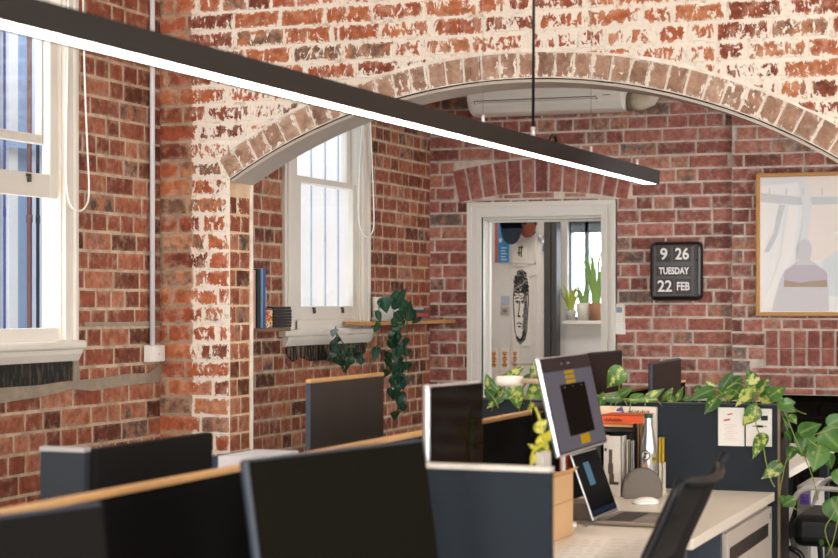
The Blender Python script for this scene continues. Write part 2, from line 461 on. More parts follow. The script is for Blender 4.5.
# the two jambs
for X, nx in ((XJ0, 1), (XJ1, -1)):
    mb.face([(X, YA, 0), (X, YB2, 0), (X, YB2, ZSP), (X, YA, ZSP)], 7)
    MJ = frameM((X, 0, 0), (0, nx, 0), (0, 0, 1), (nx, 0, 0))
    for r in range(25):
        v0 = r*.086+.03
        if v0+.076 > ZSP: continue
        cuts = [YA+.002, YA+.112+random.uniform(-.01, .01), YB2-.022] if r % 2 else [YA+.002, YA+.075+random.uniform(-.02, .06), YB2-.022]
        for a, b in zip(cuts, cuts[1:]):
            a, b = (a, b-.010)
            uu = (a, b) if nx > 0 else (-b, -a)
            poly_brick(mb, [(uu[0], v0), (uu[1], v0), (uu[1], v0+.076), (uu[0], v0+.076)], MJ, 6, .003)
    mb.box((X, YB2-.02, 0), (X+nx*.008, YB2, ZSP), mi=4)
struct(mb.build('wall_arch', [m_mort_arch, m_brick_pier, m_brick_ring, m_plaster, m_mort_white, m_mort_dark, m_brick_jamb, m_mort_jamb]))

# --- back wall of the alcove, chimney breast
bx = lambda x, y=300: onY(x, y, YB).x
DO0, DO1 = bx(469), bx(617); DX0, DX1 = DO0+.098, DO1-.098; DZ = onY(540, 201.5, YB).z; DZI = onY(540, 219, YB).z
SEAM = bx(733); FX0 = bx(783); FZ = onY(800, 395, YB).z
fanc = (DO0+DO1)/2+.0; FR = 2.64; FZ0 = 2.225-FR; FAH = math.asin(.575/FR)
fan_holes = []
for i in range(8):
    a0, a1 = -.60+1.2*i/8, -.60+1.2*(i+1)/8; m = (a0+a1)/2
    fan_holes.append((fanc+a0, fanc+a1, FZ0+math.sqrt(FR**2-m*m), FZ0+math.sqrt((FR+.215)**2-m*m)+.005))
mb = MB()
hk = [(DX0-.03, DX1+.03, 0, DZI+.03)]
panel_holes(mb, MBK, XL, SEAM, 0, ZC2, hk, 0)
bricks(mb, MBK, XL, SEAM-.004, .9, ZC2, 1, [(DO0+.02, DO1-.02, 0, DZ-.02)]+fan_holes, header=.22, hrow=6, course=.0857)
NF = 13
for i in range(NF):
    a0 = -FAH+2*FAH*i/NF+.0022; a1 = -FAH+2*FAH*(i+1)/NF-.0022
    pf = lambda a, r: (fanc+r*math.sin(a), FZ0+r*math.cos(a))
    poly_brick(mb, [pf(a0, FR), pf(a1, FR), pf(a1, FR+.215), pf(a0, FR+.215)], MBK, 2, .008)
# chimney breast, 3 cm proud
MC_ = frameM((0, YB-.03, 0), (1, 0, 0), (0, 0, 1), (0, -1, 0))
fh = [(FX0, -.55, 0, FZ)]
panel_holes(mb, MC_, SEAM, XAR, 0, ZC2, fh, 0)
mb.face([(SEAM, YB-.03, 0), (SEAM, YB+.01, 0), (SEAM, YB+.01, ZC2), (SEAM, YB-.03, ZC2)], 0)
sx0 = bx(766); sz0 = onY(800, 366.5, YB).z; sz1 = onY(800, 330, YB).z
bricks(mb, MC_, SEAM, XAR, .55, ZC2, 1, fh+[(sx0, -.42, sz0-.004, sz1+.004)], header=.2, hrow=7, course=.0857)
u = sx0
while u < -.45:
    h = (sz1-sz0)
    poly_brick(mb, [(u+.005, sz0+.004), (u+.079, sz0+.004), (u+.079, sz0+h*.5-.002), (u+.005, sz0+h*.5-.002)], MC_, 2, .008)
    poly_brick(mb, [(u+.005, sz0+h*.5), (u+.079, sz0+h*.5), (u+.079, sz1-.004), (u+.005, sz1-.004)], MC_, 2, .008)
    u += .086
# hearth recess, black-painted
mb.face([(FX0, YB-.03, 0), (FX0, YB+.4, 0), (FX0, YB+.4, FZ), (FX0, YB-.03, FZ)], 4)
mb.face([(-.55, YB-.03, 0), (-.55, YB+.4, 0), (-.55, YB+.4, FZ), (-.55, YB-.03, FZ)], 4)
mb.face([(FX0, YB-.03, FZ), (-.55, YB-.03, FZ), (-.55, YB+.4, FZ), (FX0, YB+.4, FZ)], 4)
mb.face([(FX0, YB+.4, 0), (-.55, YB+.4, 0), (-.55, YB+.4, FZ), (FX0, YB+.4, FZ)], 4)
bricks(mb, frameM((0, YB+.4, 0), (1, 0, 0), (0, 0, 1), (0, -1, 0)), FX0, -.55, 0, FZ, 3, header=.2)
struct(mb.build('wall_back', [m_mort_back, m_brick_back, m_brick_fan, m_brick_black, m_mort_dark]))

# --- unseen walls behind and to the right of the camera, tall windows added for light
def plain_wall(name, M, u0, u1, z1, holes, m=m_whitewall):
    mb = MB(); panel_holes(mb, M, u0, u1, 0, z1, holes, 0)
    for h in holes:      # simple frames with a transom
        for a, b, c, d in ((h[0], h[0]+.07, h[2], h[3]), (h[1]-.07, h[1], h[2], h[3]), (h[0], h[1], h[2], h[2]+.07), (h[0], h[1], h[3]-.07, h[3]), (h[0], h[1], (h[2]+h[3])/2-.03, (h[2]+h[3])/2+.03)):
            mb.box((a, c, -.06), (b, d, .03), M=M, mi=1)
    return struct(mb.build(name, [m, m_trim]))
hr = [(-3.3, -1.3, .7, 3.1), (.0, 2.6, .7, 3.1)]
plain_wall('wall_rear', frameM((0, YR, 0), (-1, 0, 0), (0, 0, 1), (0, 1, 0)), -XR, -XL, ZC, [(-b, -a, c, d) for a, b, c, d in hr])
hrr = [(1.0, 3.0, .8, 3.0), (4.4, 6.4, .8, 3.0)]
plain_wall('wall_right', frameM((XR, 0, 0), (0, -1, 0), (0, 0, 1), (-1, 0, 0)), -YB2, -YR, ZC, [(-b, -a, c, d) for a, b, c, d in hrr], mat('#6b4133', .85, var=.15, sc=8))  # dark wall colour chosen for its reflections in the monitors
ha = [(8.4, 10.4, .8, 2.9)]
plain_wall('wall_alcove', frameM((XAR, 0, 0), (0, -1, 0), (0, 0, 1), (-1, 0, 0)), -YB-.3, -YB2, ZC2, [(-b, -a, c, d) for a, b, c, d in ha])

# ------------------------------------------------------------------ sash windows in the left wall
def sash_window(name, W, raised, gl, gr, label):
    o0, o1, zs, zt = W['o0'], W['o1'], W['zs'], W['zt']
    mb = MB(); X = XL
    # architrave: stepped moulding
    for a, b, c, d in ((o0, o0+.11, zs, zt+.11), (o1-.11, o1, zs, zt+.11)):
        mb.box((X-.01, a, c), (X+.022, b, d), .004)
        e = (a+.02, a+.05) if a == o0 else (b-.05, b-.02)
        mb.box((X, e[0], c), (X+.034, e[1], d), .006)
    mb.box((X-.01, o0, zt), (X+.022, o1, zt+.11), .004)
    # lining boards of the box frame
    for a, b in ((o0+.10, gl-.06), (gr+.06, o1-.10)):
        mb.box((X-.09, a, zs), (X-.006, b, zt), .003)
        mb.box((X-.03, (a+b)/2-.012, zs), (X+.004, (a+b)/2+.012, zt), .003)
    mb.box((X-.09, o0+.10, zt-.06), (X-.006, o1-.10, zt+.02))
    mb.box((X-.09, o0+.10, zs-.01), (X-.006, o1-.10, zs+.055), .004)
    root = mb.build(name, m_trim); struct(root)
    # sill board with nosing, moulded apron below it
    mb = MB(); mb.box((X-.01, o0-.05, zs-.038), (X+.055, o1+.015, zs), .012, seg=3)
    mb.prism([(X, o0+.0, zs-.038), (X+.040, o0+.0, zs-.038), (X+.036, o0, zs-.058), (X+.02, o0, zs-.088), (X, o0, zs-.095)], (0, o1-o0, 0))
    mb.build('window_sill', m_trim, root)
    zb = zs+.055+raised
    def sash(x0, z0, z1, bot, top, nm, catches=0):
        mb = MB()
        mb.box((x0-.036, gl-.06, z0), (x0, gl, z1), .004); mb.box((x0-.036, gr, z0), (x0, gr+.06, z1), .004)
        mb.box((x0-.036, gl, z0), (x0-.002, gr, z0+bot), .004); mb.box((x0-.036, gl, z1-top), (x0-.002, gr, z1), .004)
        s = mb.build(nm, m_trim, root)
        mb = MB(); mb.box((x0-.020, gl-.005, z0+bot-.005), (x0-.016, gr+.005, z1-top+.005)); mb.build('pane', m_glass, s)
        if catches:
            for y in (gl+.17, gr-.17):
                mb = MB(); mb.box((x0-.002, y-.015, z0+bot-.018), (x0+.008, y+.015, z0+bot-.006), .002); mb.box((x0-.002, y-.006, z0+bot-.042), (x0+.014, y+.006, z0+bot-.018), .002)
                mb.build('sash_lift', mat('#4a4640', .35, .8), s)
        return s
    sash(X-.010, zb, 2.215+raised*1.0, .075 if raised == 0 else .10, .035, 'lower_sash', 1)
    sash(X-.052, 2.18, zt-.05, .04, .05, 'upper_sash')
    return root
sash_window('window_1', W1, .555, 5.80, 6.63, '')
sash_window('window_2', W2, 0, 9.205, 9.955, '')
# looped blind cords hanging beside the panes
def cord(pts, X, label):
    P = [onX(x, y, X) for x, y in pts]; Q = []
    for i in range(len(P)-1):
        for k in range(4):
            t = k/4; p0, p1, p2, p3 = P[max(i-1, 0)], P[i], P[i+1], P[min(i+2, len(P)-1)]
            Q.append(.5*((2*p1)+(p2-p0)*t+(2*p0-5*p1+4*p2-p3)*t*t+(3*p1-p0-3*p2+p3)*t**3))
    Q.append(P[-1]); mb = MB(); mb.tube(Q, .0042, 6)
    one('blind_cord', mb, mat('#efece6', .5), label, 'blind cord', 'white blind cord loops')
cord([(69, -60), (67.5, 60), (66, 150), (66.5, 185), (70, 204), (78, 211), (86, 206), (89, 190), (87, 140), (84.5, 70), (82, -60)], XL+.055, 'white looped blind cord hanging beside the front window with the raised sash')
cord([(364, 60), (362, 120), (359, 180), (358.5, 215), (361, 230), (367, 237), (373, 230), (373.8, 210), (372, 160), (370, 110), (369, 60)], XL+.055, 'white looped blind cord hanging beside the window under the arch')

# ------------------------------------------------------------------ outside the windows: a close board fence
fx = -5.35
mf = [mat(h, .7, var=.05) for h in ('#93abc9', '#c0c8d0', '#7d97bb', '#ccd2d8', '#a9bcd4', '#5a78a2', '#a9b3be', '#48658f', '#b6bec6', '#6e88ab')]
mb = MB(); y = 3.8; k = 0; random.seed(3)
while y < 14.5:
    w = (.15, .07, .16, .11, .09, .12, .10, .14)[k % 8]; i = (1, 4, 3, 0, 1, 2, 4, 3)[k % 8]+(5 if y > 10.6 else 0)  # daylight offset in the colour: darker boards where the fence renders too bright
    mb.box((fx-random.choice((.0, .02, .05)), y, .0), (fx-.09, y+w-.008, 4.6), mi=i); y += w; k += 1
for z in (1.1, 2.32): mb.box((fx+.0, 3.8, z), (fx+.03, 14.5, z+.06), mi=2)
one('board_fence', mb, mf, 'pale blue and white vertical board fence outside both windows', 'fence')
def rod(px, X, Y=None, r=.02, m='#5d2f2b', lab='', z0=0, z1=4.4):
    p = onX(px, 250, X); mb = MB(); mb.tube([(X, p.y, z0), (X, p.y, z1)], r, 10)
    mb.tube([(X, p.y, 1.9), (X, p.y, 1.94)], r*1.25, 10); mb.tube([(X, p.y, 2.9), (X, p.y, 2.94)], r*1.25, 10)
    return mb
one('downpipe', rod(29.5, -5.0, r=.013), mat('#5b3a3d', .5), 'dull red pipe standing outside the front window', 'pipe')
one('downpipe', rod(37.8, -5.0, r=.009), mat('#232a3c', .5), 'thin dark pipe outside the front window, beside the red one', 'pipe')
for px, lb in ((4.5, 'violet-blue security bar outside the front window, near the photo edge'), (311, 'pale blue security bar outside the window under the arch, the one nearer its left stile'), (325, 'pale blue security bar crossing the middle of the window under the arch'), (338, 'pale blue security bar outside the window under the arch, nearest the looped cord')):
    one('security_bar', rod(px, -4.75, r=.006, m=''), mat('#3f3a78', .5) if px < 10 else mat('#a9b5c4', .5), lb, 'bar', 'security bars outside the windows')

# ------------------------------------------------------------------ conduit and box in the corner
mb = MB(); yC = onX(152, 300, XL+.02).y
mb.tube([(XL+.022, yC, 1.30), (XL+.022, yC, 3.48)], .0125, 12); 
tagc = one('conduit_pipe', mb, mat('#d6d6dc', .4), 'pale grey conduit pipe running up the wall beside the brick pier', 'pipe')
for o in (): pass
t = thing('junction_box', 'white junction box under the conduit in the brick corner', 'electrical box', (XL, 7.45, 1.23))
mb = MB(); z0 = onX(152, 362, XL+.02).z; z1 = onX(152, 345, XL+.02).z; yb0, yb1 = onX(152.5, 350, XL+.055).y, onX(165.5, 350, XL+.055).y
mb.box((XL+.008, yb0, z0), (XL+.047, yb1, z1), .004); mb.build('back_box', m_white, t)
mb = MB(); mb.box((XL+.047, yb0+.002, z0+.002), (XL+.055, yb1-.002, z1-.002), .003); mb.build('cover', m_white, t)
mb = MB(); mb.lathe([(0, .002), (.005, .002), (.006, 0)], (0, 0, 0), 10, frameM((XL+.055, (yb0+yb1)/2, (z0+z1)/2), (0, 1, 0), (0, 0, 1), (1, 0, 0))); mb.build('screw', m_alu, t)

# ------------------------------------------------------------------ doorway and the room beyond
mb = MB(); Yf = YB
prof = [(0, 0, .03), (.0, .035, .046), (.05, .075, .040), (.095, .118, .034)]
w = DX0-DO0
def arch_piece(a, b, th, zz):
    mb.box((DO0+a, Yf-th, 0), (DO0+b, Yf+.0, DZ-b), 0); mb.box((DO1-b, Yf-th, 0), (DO1-a, Yf, DZ-b), 0); mb.box((DO0+a, Yf-th, DZ-b), (DO1-a, Yf, DZ-a), 0)
arch_piece(0, w, .028, 0); arch_piece(0, .030, .046, 0); arch_piece(.055, .075, .038, 0); arch_piece(w-.028, w, .034, 0)
mb.box((DX0-.02, Yf, 0), (DX0, Yf+.14, DZI)); mb.box((DX1, Yf, 0), (DX1+.02, Yf+.14, DZI)); mb.box((DX0-.02, Yf, DZI), (DX1+.02, Yf+.14, DZI+.02))
mb.box((DX0, Yf+.10, 0), (DX0+.014, Yf+.14, DZI), .002); mb.box((DX1-.014, Yf+.10, 0), (DX1, Yf+.14, DZI), .002); mb.box((DX0, Yf+.10, DZI-.014), (DX1, Yf+.14, DZI), .002)
struct(mb.build('door_1', mat('#dfddd6', .4, var=.03)))
# far room
YF = 13.6; YP = 13.25
fxp = lambda x, Y=YF: onY(x, 300, Y).x
wx0, wx1 = fxp(567.5), fxp(567.5)+.95; wz0 = onY(580, 320.5, YF).z; wz1 = onY(580, 221, YF).z
MF = frameM((0, YF, 0), (1, 0, 0), (0, 0, 1), (0, -1, 0))
mb = MB(); panel_holes(mb, MF, -6.5, -2.05, 0, 2.9, [(wx0, wx1, wz0, wz1)], 0)
for q in ([(wx0, YF, wz0), (wx1, YF, wz0), (wx1, YF+.2, wz0), (wx0, YF+.2, wz0)], [(wx0, YF, wz1), (wx1, YF, wz1), (wx1, YF+.2, wz1), (wx0, YF+.2, wz1)], [(wx0, YF, wz0), (wx0, YF+.2, wz0), (wx0, YF+.2, wz1), (wx0, YF, wz1)]): mb.face(q)
struct(mb.build('wall_far', m_whitewall))
mb = MB(); mb.face([(-6.5, YB+.14, 0), (-6.5, YF, 0), (-6.5, YF, 2.9), (-6.5, YB+.14, 2.9)]); mb.face([(-2.05, YB+.14, 0), (-2.05, YF, 0), (-2.05, YF, 2.9), (-2.05, YB+.14, 2.9)])
mb.face([(-6.5, YB+.14, 0), (-2.05, YB+.14, 0), (-2.05, YF, 0), (-6.5, YF, 0)]); mb.face([(-6.5, YB+.14, 2.9), (-2.05, YB+.14, 2.9), (-2.05, YF, 2.9), (-6.5, YF, 2.9)])
mb.face([(-6.5, YB+.14, 0), (DX0-.02, YB+.14, 0), (DX0-.02, YB+.14, 2.9), (-6.5, YB+.14, 2.9)]); mb.face([(DX1+.02, YB+.14, 0), (-2.05, YB+.14, 0), (-2.05, YB+.14, 2.9), (DX1+.02, YB+.14, 2.9)]); mb.face([(DX0-.02, YB+.14, DZI), (DX1+.02, YB+.14, DZI), (DX1+.02, YB+.14, 2.9), (DX0-.02, YB+.14, 2.9)])
struct(mb.build('wall_inner', m_whitewall))
# casement in the far wall
mb = MB(); mg = mat('#6f7982', .5)
d = .04; wz = wz0
xs = [wx0, wx0+.14, wx0+.30, wx0+.62, wx1]
for x in xs: mb.box((x-.016, YF+.05, wz0), (x+.016, YF+.10, wz1), .003)
mb.box((wx0, YF+.05, wz1-.09), (wx1, YF+.10, wz1), .003); mb.box((wx0, YF+.05, wz0), (wx1, YF+.10, wz0+.03), .003)
mb.box((xs[2]-.04, YF+.055, wz0), (xs[2]-.016, YF+.095, wz1), .003)
w3 = mb.build('window_3', mg); struct(w3)
mb = MB(); mb.box((wx0, YF+.07, wz0), (wx1, YF+.074, wz1)); mb.build('pane', m_glass, w3)
mb = MB(); mb.box((wx0-.02, YF-.10, wz0-.03), (wx1+.03, YF+.06, wz0), .006); mb.build('window_sill', m_white, w3)
# panelled door leaf carrying the posters, dark frame at its hinge
px0, px1 = fxp(484, YP), fxp(545, YP)
mb = MB(); ztop = 2.35
mb.box((px0-.55, YP, 0), (px1, YP+.045, ztop-.17), .003)
for a, b in ((px1-.27, px1-.07),):
    for c, e in ((.25, .95), (1.03, 1.72), (1.80, 2.05)):
        for q in ((a, a+.018, c, e), (b-.018, b, c, e), (a, b, c, c+.018), (a, b, e-.018, e)): mb.box((q[0], YP-.010, q[2]), (q[1], YP+.002, q[3]), .003)
d2 = mb.build('door_2', mat('#cdc5bc', .5, var=.05)); struct(d2)
mb = MB(); mb.box((px1+.0, YP-.03, 0), (px1+.05, YP+.10, ztop-.12), .004); mb.box((px1+.05, YP-.01, 0), (px1+.095, YP+.10, ztop-.10), .004); mb.box((px0-.5, YP-.03, ztop-.17), (px1+.075, YP+.08, ztop-.10), .004)
mb.build('door_frame', mat('#353432', .5), d2)
mb = MB(); mb.box((px0-.6, YP-.002, ztop-.16), (px1-.2, YP+.05, ztop+.5)); 
struct(mb.build('wall_beside', mat('#8b8781', .7)))
mb = MB(); mb.tube([(px1-.04, YP-.012, 1.98), (px1-.04, YP-.012, 2.03)], .012, 8); mb.tube([(px1-.01, YP-.012, 1.9), (px1-.01, YP-.012, 2.0)], .009, 8); mb.build('hinge', m_alu, d2)
def onP(x, y, k=0): return onY(x, y, YP-.006-k)
def sheet(name, x0, y0, x1, y1, m, label, cat, extra=None, k=0, group=None):
    a, b = onP(x0, y1, k), onP(x1, y0, k); t = thing(name, label, cat, (a.x, YP-.006-k, a.z), group=group)
    mb = MB(); mb.box((a.x, a.y-.002, a.z), (b.x, a.y+.002, b.z)); mb.build('sheet', m, t)
    if extra:
        mb = MB(); extra(mb, a, b); ms = extra.mats; mb.build('print', ms, t)
    return t
def ex_blue(mb, a, b):
    w = b.x-a.x; h = b.z-a.z; y = a.y-.003
    mb.box((a.x, y-.001, a.z), (a.x+w*.22, y, b.z), mi=0)
    for k in range(5): mb.box((a.x+w*.45, y-.001, a.z+h*(.05+.06*k)), (a.x+w*(.85-.1*(k % 2)), y, a.z+h*(.07+.06*k)), mi=1)
    mb.box((a.x+w*.3, y-.001, a.z+h*.42), (a.x+w*.5, y, a.z+h*.5), mi=1)
ex_blue.mats = [mat('#b4594c', .7), mat('#cfd8de', .7)]
sheet('poster', 495, 214, 509, 262.5, mat('#2f86b5', .7), 'narrow blue poster with a red edge at the top of the white door', 'poster', ex_blue)
def ex_card(mb, a, b):
    w = b.x-a.x; h = b.z-a.z; y = a.y-.003
    for q in ((.42, .5, .45, .85), (.58, .66, .4, .9), (.45, .75, .78, .84), (.35, .6, .55, .6)): mb.box((a.x+w*q[0], y-.001, a.z+h*q[2]), (a.x+w*q[1], y, a.z+h*q[3]))
ex_card.mats = [mat('#3b3833', .8)]
sheet('sketch_card', 512.5, 243, 527, 266.5, mat('#d9cfc0', .8), 'small cream card with dark brush marks pinned beside the blue poster', 'card', ex_card)
def ex_head(mb, a, b):
    w = b.x-a.x; h = b.z-a.z; y = a.y-.003
    P = lambda u, v: Vector((a.x+w*u, y, a.z+h*v))
    out = [(.5, .03), (.34, .08), (.22, .2), (.17, .4), (.13, .58), (.17, .75), (.28, .88), (.45, .97), (.6, .98), (.78, .9), (.9, .74), (.93, .55), (.86, .35), (.84, .2), (.72, .08)]
    mb.tube([P(*q) for q in out+out[:1]], .004, 5, mi=0)
    random.seed(11)
    for k in range(90):      # curls of hair
        u, v = random.uniform(.2, .9), random.uniform(.66, .95)
        if (u-.53)**2/.14+(v-.62)**2/.13 < 1: 
            r = random.uniform(.01, .018); c = P(u, v); s = random.uniform(0, 6)
            mb.tube([c+Vector((math.cos(s+j*.8)*r, 0, math.sin(s+j*.8)*r)) for j in range(6)], random.uniform(.003, .0055), 4, mi=0)
    for k in range(34):      # shaded cheek and neck on the dark side
        v = .08+.6*k/34; e = .9-.25*abs(v-.5)
        mb.tube([P(e-.17-.1*random.random(), v-.02), P(e-.03, v+.02)], .0042, 4, mi=1)
    for c in (.33, .62):     # eyes, brows
        mb.tube([P(c-.1, .565), P(c, .585), P(c+.1, .56)], .0035, 5, mi=0); mb.tube([P(c-.11, .61), P(c+.11, .625)], .0045, 5, mi=0); mb.tube([P(c-.03, .56), P(c+.04, .56)], .008, 5, mi=0)
    mb.tube([P(.46, .58), P(.43, .46), P(.38, .40), P(.5, .385)], .004, 5, mi=0); mb.tube([P(.36, .385), P(.5, .38)], .007, 5, mi=0)
    mb.tube([P(.33, .29), P(.46, .30), P(.58, .28)], .005, 5, mi=0); mb.tube([P(.38, .25), P(.52, .25)], .006, 5, mi=0)
    mb.tube([P(.3, .12), P(.5, .07), P(.66, .13), P(.7, .2)], .011, 5, mi=0)
ex_head.mats = [mat('#2c2926', .8), mat('#5a544e', .8)]
sheet('drawing', 511, 268, 530, 346, mat('#d6cdc2', .8), 'tall ink drawing of a head pinned on the white door', 'drawing', ex_head)
sheet('print', 501, 296, 509.5, 304.5, mat('#9fa6b2', .8), 'small blue-grey square print on the white door, upper one of two', 'print')
def ex_sq(mb, a, b):
    w = b.x-a.x; h = b.z-a.z; y = a.y-.003; mb.box((a.x+w*.25, y-.001, a.z+h*.3), (a.x+w*.75, y, a.z+h*.7))
ex_sq.mats = [mat('#7c6b64', .8)]
sheet('print', 500.5, 306.5, 509.5, 315, mat('#a99c94', .8), 'small brownish square print on the white door, lower one of two', 'print', ex_sq)
def ex_fig(seed):
    def f(mb, a, b):
        w = b.x-a.x; h = b.z-a.z; y = a.y-.003; rr = random.Random(seed)
        for k in range(9):
            v = .35+.5*k/9; ww = .12+.15*math.sin(k*.9+seed)**2
            mb.box((a.x+w*(.5-ww), y-.001, a.z+h*v), (a.x+w*(.5+ww), y, a.z+h*(v+.05)), mi=k % 2)
    f.mats = [mat('#c98a44', .8), mat('#a7632f', .8)]; return f
for x0, x1, sd, lb in ((489.5, 498.5, 1, 'cream card with a tall orange figure, first in the row under the head drawing'), (500, 509.5, 4, 'cream card with an orange flame-shaped figure, second in the row under the head drawing'), (511, 519, 7, 'pale cream card with a faint orange figure directly below the head drawing')):
    sheet('art_card', x0, 347, x1, 378, mat('#d8ccbc', .8), lb, 'card', ex_fig(sd), group='orange figure cards on the white door')
# caps on hooks
def cap(px, py, c, label, s=1.0, k=0):
    p = onP(px, py, k); t = thing('cap', label, 'cap', (p.x, YP-.02-k, p.z), group='caps hanging on the white door'); m = mat(c, .9, sc=60)
    mb = MB(); mb.lathe([(.0, .10), (.05, .095), (.085, .06), (.095, 0), (.09, -.005)], (0, 0, 0), 16, Matrix.Translation(Vector((0, -.055, 0))) @ Matrix.Rotation(math.radians(-60), 4, 'X') @ Matrix.Scale(s, 4)); mb.build('crown', m, t, local=True, smooth=True)
    mb = MB(); ring = [(math.cos(a)*.085*s, -.06, -.02-.0*a+math.sin(a)*-.13*s) for a in [PI*k/10 for k in range(11)]]
    mb.prism(ring, (0, .012, 0)); mb.build('visor', m, t, local=True)
cap(514, 226, '#141a28', 'dark navy cap hanging at the top of the white door', .95, .14)
cap(530, 222, '#6e3422', 'rust-red cap hanging beside the navy cap', .8)
# ================================================================== LAMP, AIR CONDITIONER, CLOCK, PICTURE
# --- suspended linear lamp
A1 = atD(659.6, 170.6, 8.27); A0 = atD(0, -11.5, 3.71)
dirL = (A1-A0).normalized(); B0 = A0-dirL*1.3; Ln = (A1-B0).length
side = Vector((-1, 0, 0)); side = (side-dirL*side.dot(dirL)).normalized(); upL = side.cross(dirL); upL = upL if upL.z > 0 else -upL
hL, wL = .0635, .085
tl = thing('pendant_light', 'long black linear pendant light hanging across the room and under the brick arch', 'lamp', (B0+A1)/2-upL*hL)
Mlamp = Matrix(((dirL.x, side.x, upL.x, B0.x), (dirL.y, side.y, upL.y, B0.y), (dirL.z, side.z, upL.z, B0.z), (0, 0, 0, 1)))
mb = MB(); q = [(0, 0), (wL, 0), (wL, -hL), (wL-.014, -hL), (wL-.014, -hL+.012), (.006, -hL+.012), (.006, -hL), (0, -hL)]
mb.prism([Mlamp @ Vector((0, a, b)) for a, b in q], dirL*Ln)
mb.build('housing', mat('#1d1a18', .5, spec=.3, var=.06), tl)
mb = MB(); mb.box((.01, .0065, -hL+.002), (Ln-.003, wL-.0145, -hL+.012), M=Mlamp); mb.build('diffuser', emit('#fff0e2', 14), tl)
mb = MB(); mb.box((Ln-.004, .001, -hL+.001), (Ln, wL-.001, -.001), M=Mlamp); mb.build('end_cap', mat('#231f1d', .5), tl)
def lamp_at(px, off=0):   # point on the lamp's top edge under pixel column px
    lo, hi = 0, Ln
    for _ in range(40):
        m = (lo+hi)/2; p = B0+dirL*m+side*off-O0
        xc = p.x*CT+p.y*ST; zc = -p.x*ST+p.y*CT
        if CX+F*xc/zc < px: lo = m
        else: hi = m
    return B0+dirL*lo
for px in (483, 591, 637):
    p = lamp_at(px, .03)+side*.03
    mb = MB(); mb.tube([p, p+Vector((0, 0, .032))], .006, 8); f = mb.build('suspension_grip', mat('#dcdad6', .35, .3), tl)
    top = ZC if p.y < YA else ZC2
    mb = MB(); mb.tube([p+Vector((0, 0, .03)), Vector((p.x, p.y, top))], .0011, 5); mb.build('wire', mat('#a8a29b', .4, .6), f)
p = lamp_at(533, .04)+side*.04
mb = MB(); mb.tube([p, p+Vector((0, 0, .045))], .009, 8); f = mb.build('suspension_grip', mat('#dcdad6', .35, .3), tl)
mb = MB(); mb.tube([p+Vector((0, 0, .04)), Vector((p.x+.004, p.y, 2.8)), Vector((p.x, p.y, ZC))], .0058, 8); mb.build('power_cord', m_black, tl)
p = lamp_at(553, .04)+side*.04
mb = MB(); mb.tube([p+Vector((0, -.06, 0)), p+Vector((0, -.03, .03)), p+Vector((0, .02, .035)), p+Vector((0, .06, .0))], .006, 8); mb.build('cable_loop', m_black, tl)

# --- air conditioner
ya = YB-.012; dep = .215
xa0 = onY(467, 100, YB-dep).x; xa1 = onY(623, 100, YB-dep).x; zb = onY(540, 112, YB-dep).z
t = thing('air_conditioner', 'white wall-mounted air conditioner above the door, seen under the arch', 'air conditioner', ((xa0+xa1)/2, YB, zb))
mb = MB(); pr = [(0, .30), (dep-.03, .30), (dep-.005, .285), (dep, .25), (dep, .085), (dep-.02, .05), (dep-.06, .012), (dep-.10, 0), (0, .0)]
mb.prism([(xa0, ya-a, zb+b) for a, b in pr], (xa1-xa0, 0, 0)); bmesh.ops.bevel(mb.bm, geom=[e for e in mb.bm.edges if abs((e.verts[0].co-e.verts[1].co).x) < .01], offset=.012, segments=2, affect='EDGES')
mb.build('body', mat('#eeebe3', .45, var=.02), t)
mb = MB(); nrm = .004
L0, L1 = xa0+.05, xa1-.17
mb.box((L0, ya-dep-.0025, zb+.082), (L1, ya-dep+.002, zb+.087), mi=0)
def fl(a, b): return (ya-a-.003, zb+b)
q0, q1 = fl(dep-.004, .077), fl(dep-.075, .008)
mb.face([(L0+.02, q0[0], q0[1]), (L1, q0[0], q0[1]), (L1-.01, q1[0], q1[1]), (L0+.03, q1[0], q1[1])], 1)
mb.prism([(L1, q0[0], q0[1]), (L1+.006, q0[0], q0[1]), (L1-.004, q1[0], q1[1]), (L1-.010, q1[0], q1[1])], (0, -.002, 0), 0)
mb.prism([(L0, q0[0], q0[1]), (L0+.006, q0[0], q0[1]), (L0+.036, q1[0], q1[1]), (L0+.03, q1[0], q1[1])], (0, -.002, 0), 0)
mb.build('louvre', [mat('#5d5a55', .6), mat('#cfcac0', .45, var=.02)], t)
mb = MB(); mb.box((xa1-.13, ya-dep-.003, zb+.088), (xa1-.08, ya-dep, zb+.094)); mb.build('badge', mat('#9d9a95', .5), t)
t = thing('pipe_cover', 'beige pipe elbow coming out of the air conditioner end', 'pipe', (xa1, YB, zb))
pc = [(xa1+.004, YB-.09, zb+.055), (xa1+.09, YB-.09, zb+.055), (xa1+.14, YB-.09, zb+.07), (xa1+.165, YB-.09, zb+.115), (xa1+.17, YB-.09, zb+.3), (xa1+.17, YB-.09, ZC2)]
mb = MB(); mb.tube(pc, .054, 14); mb.build('duct', mat('#cbbfa9', .5, var=.03), t)
mb = MB(); mb.tube([(xa1+.003, YB-.09, zb+.055), (xa1+.03, YB-.09, zb+.055)], .062, 14); mb.build('collar', mat('#6d5f4c', .5), t)
mb = MB(); mb.tube([(xa1+.168, YB-.09, zb+.2), (xa1+.17, YB-.09, zb+.23)], .062, 14); mb.build('collar', mat('#bdb19c', .5), t)

